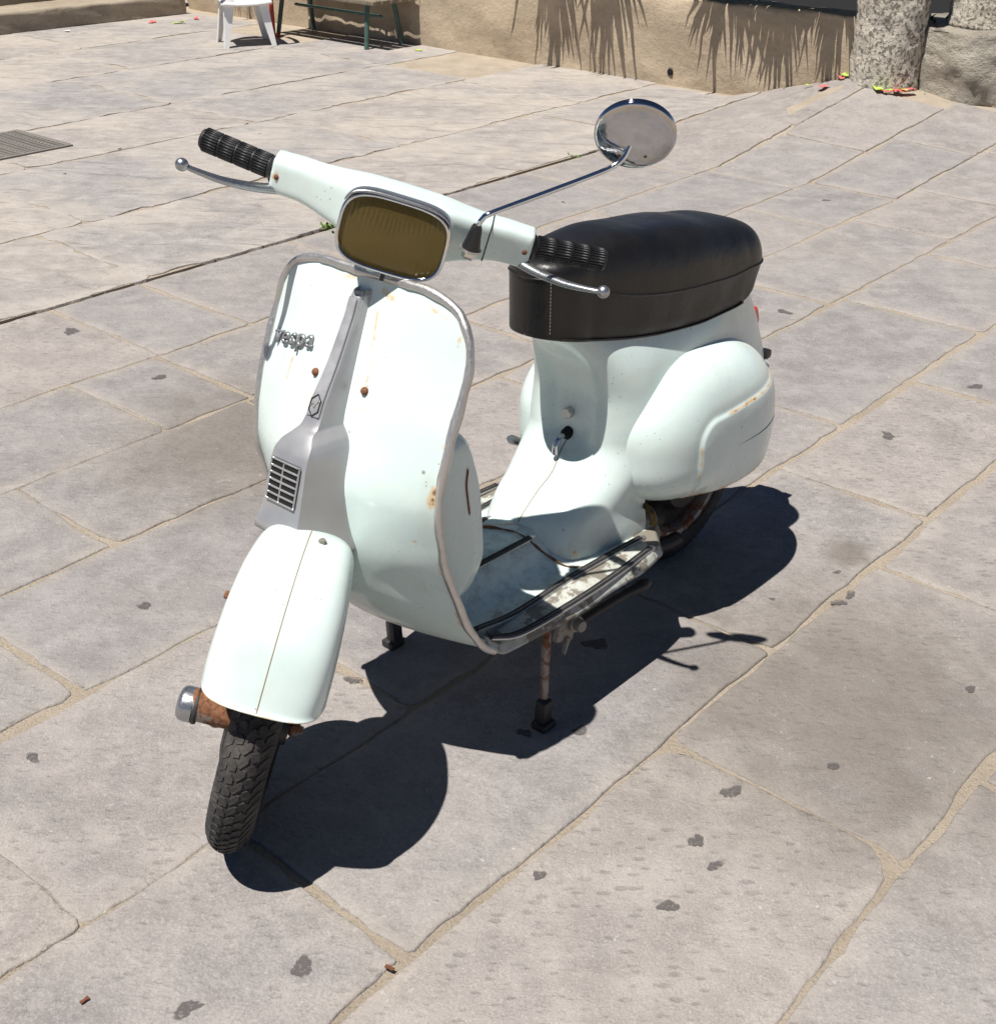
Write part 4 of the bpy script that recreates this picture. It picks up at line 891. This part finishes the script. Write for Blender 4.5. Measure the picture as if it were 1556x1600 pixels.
def column(c, r, z0, z1, label, seed, amp=.010):
    n = 72; rows_ = []; from mathutils import noise as mn
    for z in np.linspace(z0, z1, int((z1 - z0) / .02)):
        row = []
        for i in range(n):
            t = 2 * math.pi * i / n; p = Vector((math.cos(t) * r, math.sin(t) * r, z)); q = (mn.noise(p * 9 + Vector((seed, 0, 0))) + .8 * mn.noise(p * 24 + Vector((seed, 4, 0)))+ .5 * mn.noise(p * 50))
            rr = r * (1 + .03 * math.exp(-(z - z0) / .05)) + amp * q; row.append((c[0] + rr * math.cos(t), c[1] + rr * math.sin(t), z))
        rows_.append(row)
    o = grid('stone_column', rows_, M_column, None, cv=True, caps=True, recalc=True); tag(o, label, 'column', 'rough stone columns by the wall end'); return o
column((2.085, 7.185), .183, .08, 1.30, 'rough pitted stone column standing directly on the paving at the wall end', 1)
bc = (2.93 * .915, 7.93 * .915)
bp = [(x * .915, y * .915) for x, y in ((2.50, 8.02), (2.47, 7.76), (2.66, 7.50), (3.05, 7.42), (3.36, 7.62), (3.42, 8.1), (3.1, 8.42), (2.66, 8.34))]
V = [(x, y, -.03) for x, y in bp] + [(bc[0] + (x - bc[0]) * 1.02, bc[1] + (y - bc[1]) * 1.02, .30) for x, y in bp] + [(bc[0] + (x - bc[0]) * .99, bc[1] + (y - bc[1]) * .99, .462) for x, y in bp]
F = [list(range(8))[::-1]] + [[i, (i + 1) % 8, 8 + (i + 1) % 8, 8 + i] for i in range(8)] + [[8 + i, 8 + (i + 1) % 8, 16 + (i + 1) % 8, 16 + i] for i in range(8)] + [[16 + i for i in range(8)]]
rough_solid('stone_block', V, F, M_block, 'big rough broken stone block carrying a column at the right edge', 'stone block', 13, .034, 5, 2)
column((2.705, 7.24), .284, .452, 1.5, 'thick rough stone column standing on the broken stone block', 9)

# ------------------------------------------------------------------ plants over the wall
def blade_plant(loc, n, L, droop, out, label, seed):
    r = np.random.default_rng(seed); root = empty('spiky_plant', loc); tag(root, label, 'plant', 'spiky plants on top of the wall')
    for i in range(n):
        az = math.atan2(out[1], out[0]) + r.normal(0, .75); el = r.uniform(.0, .75); ln = L * r.uniform(.7, 1.15); p = np.array([r.normal(0, .05), r.normal(0, .05), r.uniform(0, .05)]); d = np.array([math.cos(az) * math.cos(el), math.sin(az) * math.cos(el), math.sin(el)]); V = []; F = []; m = 9
        sd = np.array([-math.sin(az), math.cos(az), 0])
        for j in range(m):
            t = j / (m - 1); w_ = .017 * (1 - t) ** .6 * (.5 + 1.2 * min(t * 4, 1) * .5) + .0004; V += [p + sd * w_, p + np.array([0, 0, -.004 * (1 - t)]), p - sd * w_]
            p = p + d * ln / m; d = d + np.array([0, 0, -droop * .42 * r.uniform(.7, 1.2)]); d /= np.linalg.norm(d)
        for j in range(m - 1):
            a = j * 3; F += [(a, a + 1, a + 4, a + 3), (a + 1, a + 2, a + 5, a + 4)]
        mesh('leaf', V, F, M_leaf, root)
    return root
nA = (-.665, -.747); nB = (.57, -.82)
blade_plant((.42, 8.75, .66), 70, .36, .24, nA, 'spiky plant spilling over the wall top above the left leaf shadow', 1)
blade_plant((.72, 8.47, .66), 70, .36, .24, nA, 'spiky plant spilling over the wall top left of the drain hole', 2)
blade_plant((1.36, 7.88, .68), 80, .34, .24, nA, 'spiky plant spilling over the wall right of the drain hole', 3)
blade_plant((1.60, 7.66, .68), 90, .34, .24, nA, 'spiky plant on the wall midway between drain hole and column', 4)
blade_plant((1.86, 7.42, .68), 90, .34, .24, nA, 'spiky plant on the wall right beside the column', 5)
blade_plant((2.45, 7.75, .22), 90, .55, .12, (-.3, -1), 'spiky plant added to fill the shaded gap between the two columns', 11)  # added plant, fills the black shaded gap between the columns
blade_plant((-.72, 9.88, .60), 46, .42, .24, nA, 'spiky plant spilling over the wall behind the bench', 6)
blade_plant((-1.95, 11.05, .60), 40, .42, .22, nA, 'spiky plant spilling over the wall behind the white chair', 8)

# ------------------------------------------------------------------ white plastic chair, bench, red post
def rotz(a): return np.array([[math.cos(a), -math.sin(a), 0], [math.sin(a), math.cos(a), 0], [0, 0, 1]])
ch = empty('plastic_chair', (-1.80, 9.62, 0), R_(-70)); tag(ch, 'white plastic chair standing in front of the low wall', 'chair')
S = .76
for sx, sy in ((1, 1), (1, -1), (-1, 1), (-1, -1)):
    P = []
    for t in np.linspace(0, 1, 10):
        z = .41 * (1 - t) * S; cx = sx * (.17 + .055 * t ** 1.3) * S; cy = sy * (.19 + .05 * t ** 1.3) * S; w_ = (.085 - .045 * t) * S
        P.append([(cx + sx * w_ * .1, cy + sy * w_ * .1, z), (cx - sx * w_, cy + sy * w_ * .1, z), (cx - sx * w_, cy + sy * (w_ * .1 - .008), z), (cx - sx * .006, cy - sy * .006, z), (cx + sx * (w_ * .1 - .008), cy - sy * w_, z), (cx + sx * w_ * .1, cy - sy * w_, z)])
    grid('leg', P, M_white, ch, cv=True, caps=True, recalc=True, sharp=40)
P = []
for x in np.linspace(-.21, .22, 16):
    P.append([(x * S, y * S, (.415 - .018 * math.cos(y / .23 * 1.4) - .03 * max(0, (x - .15) / .07) ** 2 - .03 * abs(y / .23) ** 6 * 0) * S) for y in np.linspace(-.235, .235, 15)])
st_ = grid('seat', P, M_white, ch); so = st_.modifiers.new('thickness', 'SOLIDIFY'); so.thickness = .012
P = []
for y in np.linspace(-.23, .23, 15):
    P.append([((-.20 - .10 * t - .03 * (1 - (y / .23) ** 2)) * S, y * (1 - .1 * t) * S, (.40 + .40 * t - .05 * (y / .23) ** 2 * t) * S) for t in np.linspace(0, 1, 10)])
bk_ = grid('backrest', P, M_white, ch); so = bk_.modifiers.new('thickness', 'SOLIDIFY'); so.thickness = .012
for sy in (1, -1):
    tube('armrest', curve3([(-.24 * S, sy * .24 * S, .62 * S), (-.05 * S, sy * .27 * S, .63 * S), (.16 * S, sy * .26 * S, .61 * S), (.20 * S, sy * .24 * S, .42 * S)], 24), .018, M_white, ch, 10, flat=.6)
bd_ = np.array([.72, -.69, 0]); bn = np.array([.69, .72, 0])    # along the wall, towards the wall
bench = empty('wooden_bench', (-1.16, 9.83, 0), math.atan2(bd_[1], bd_[0])); tag(bench, 'slatted grey wooden bench with green iron legs against the low wall', 'bench')
for i in range(5):
    rbox('slat', (0, -.165 + i * .085, .312), (1.25, .07, .028), M_wood, bench, .005)
for sx in (-1, 1):
    for sy in (-1, 1):
        tube('leg', np.array([(sx * .47, sy * .12, .298), (sx * .50, sy * .17, 0)]), .017, M_green, bench, 8)
    tube('leg_brace', np.array([(sx * .47, -.13, .290), (sx * .47, .13, .290)]), .013, M_green, bench, 8)
tube('stretcher', np.array([(-.485, 0, .20), (.485, 0, .20)]), .011, M_green, bench, 8)
rp_ = tube('red_post', np.array([(-1.665, 10.0, 0), (-1.665, 10.0, .9)]), .017, M_redpaint, None, 12); tag(rp_, 'thin red metal post behind the white chair', 'post')
lathe('base_plate', [(0, .012), (.05, .012), (.055, 0)], (-1.665, 10.0, 0), (0, 0, 1), M_redpaint, rp_, 16)

# ------------------------------------------------------------------ drain grate
gr_c = np.array([-2.47, 6.40]); grt = empty('drain_grate', (gr_c[0], gr_c[1], 0), UA); tag(grt, 'rusty square iron drain grate set in the paving at the left edge', 'drain grate')
rbox('pit', (0, 0, .0022), (.50, .50, .002), M_black, grt, 0)
for s in (-1, 1):
    rbox('frame', (0, s * .245, .005), (.51, .03, .010), M_iron, grt, .002); rbox('frame', (s * .245, 0, .0052), (.03, .46, .010), M_iron, grt, .002)
for i in range(14): rbox('grate_bar', (0, -.21 + i * .0323, .0055), (.46, .022, .009), M_iron, grt, .002)
for i in range(5): rbox('cross_bar', (-.18 + i * .09, 0, .0048), (.014, .46, .008), M_iron, grt, .002)

# ------------------------------------------------------------------ litter and weeds
def scrap(loc, s, mat, label, seed, group='paper scraps on the paving', name='paper_scrap', cat='litter'):
    r = np.random.default_rng(seed); n = 5; V = []
    for i in range(n):
        for j in range(3):
            V.append(((i / (n - 1) - .5) * s * 1.8 + r.normal(0, s * .06), (j / 2 - .5) * s * .8 + r.normal(0, s * .06), .003 + abs(r.normal(0, s * .16))))
    o = mesh(name, V, grid_faces(n, 3), mat, None, False); o.location = (loc[0], loc[1], loc[2] if len(loc) > 2 else .002); o.rotation_euler = (0, 0, r.uniform(0, 3)); so = o.modifiers.new('t', 'SOLIDIFY'); so.thickness = .0012
    tag(o, label, cat, group); return o
def rz_(x, y, dz=.010): return (x, y, ramp_z(x, y) + dz)
pile = [(rz_(2.010, 6.995), .045, M_lime, 'lime green paper scrap at the left end of the heap below the column'), (rz_(2.055, 6.980), .04, M_lime, 'small lime paper scrap in the middle of the heap below the column'), (rz_(2.095, 6.965), .05, M_pink, 'large pink paper scrap in the heap below the column'), (rz_(2.155, 6.965), .055, M_pink, 'pink paper scrap at the right end of the heap by the stone block'), (rz_(2.13, 6.955, .022), .03, M_lime, 'lime paper scrap lying on top of the pink one by the stone block'), (rz_(2.030, 6.965), .035, M_pink, 'small pink paper scrap among the lime ones below the column'),
        (rz_(1.744, 7.094), .04, M_pink, 'lone pink paper scrap on the paving left of the column'), (rz_(1.698, 7.24), .026, M_lime, 'tiny lime paper scrap on the ramp edge near the wall'), (rz_(1.905, 7.225), .038, M_lime, 'lime paper scrap tucked between wall and column'), (rz_(1.868, 7.225), .034, M_pink, 'pink paper scrap beside the lime one between wall and column'),
        ((-2.72, 10.66), .05, M_pink, 'pink paper scrap at the foot of the ledge, left of the lime one'), ((-2.50, 10.62), .05, M_lime, 'lime paper scrap on the paving near the ledge corner'), ((-2.42, 10.86), .045, M_pink, 'pink paper scrap nearest the ledge corner'), ((-.55, 9.30), .03, M_lime, 'lime paper scrap on the paving by the right end of the bench'), ((-3.25, 10.18), .035, M_whitep, 'white paper scrap at the foot of the ledge near the left edge')]
for i, (l, s, m, lab) in enumerate(pile): scrap(l, s, m, lab, 40 + i)
scrap((-.155, 1.285), .008, M_leafdry, 'curled brown dry leaf lying in the joint below the scooter', 71, 'dry leaves on the paving', 'dry_leaf', 'leaf')
scrap((-.575, 1.228), .007, M_leafdry, 'tiny reddish dry leaf on the slab at the lower left', 72, 'dry leaves on the paving', 'dry_leaf', 'leaf')
def weed(u, w_, n, s, label, seed, z=-.01):
    r = np.random.default_rng(seed); x, y = uw(u, w_); root = empty('weed_tuft', (x, y, z)); tag(root, label, 'weed', 'weeds growing in the paving joints')
    for i in range(n):
        a = r.uniform(0, 6.28); t = r.uniform(.3, 1.1); L = s * r.uniform(.5, 1.1); b = np.array([r.normal(0, s * .8) * CA, r.normal(0, s * .8) * SA, 0]); d = np.array([math.cos(a) * math.sin(t), math.sin(a) * math.sin(t), math.cos(t)]); sd = np.array([-math.sin(a), math.cos(a), 0]) * s * .10
        V = [b + sd, b - sd, b + d * L * .6 - sd * 1.2, b + d * L * .6 + sd * 1.2, b + d * L + np.array([0, 0, -L * .2])]; mesh('blade', V, [(0, 1, 2, 3), (3, 2, 4)], M_grass, root, False)
weed(3.33, 3.811, 26, .045, 'small green weed in the dark joint left of the headlight', 1); weed(4.93, 3.811, 14, .03, 'tiny green weed in the joint below the mirror', 2)
x, y = wu(2.25, 7.06); weed(x, y, 22, .06, 'green weed growing between the column and the stone block', 3, .11)
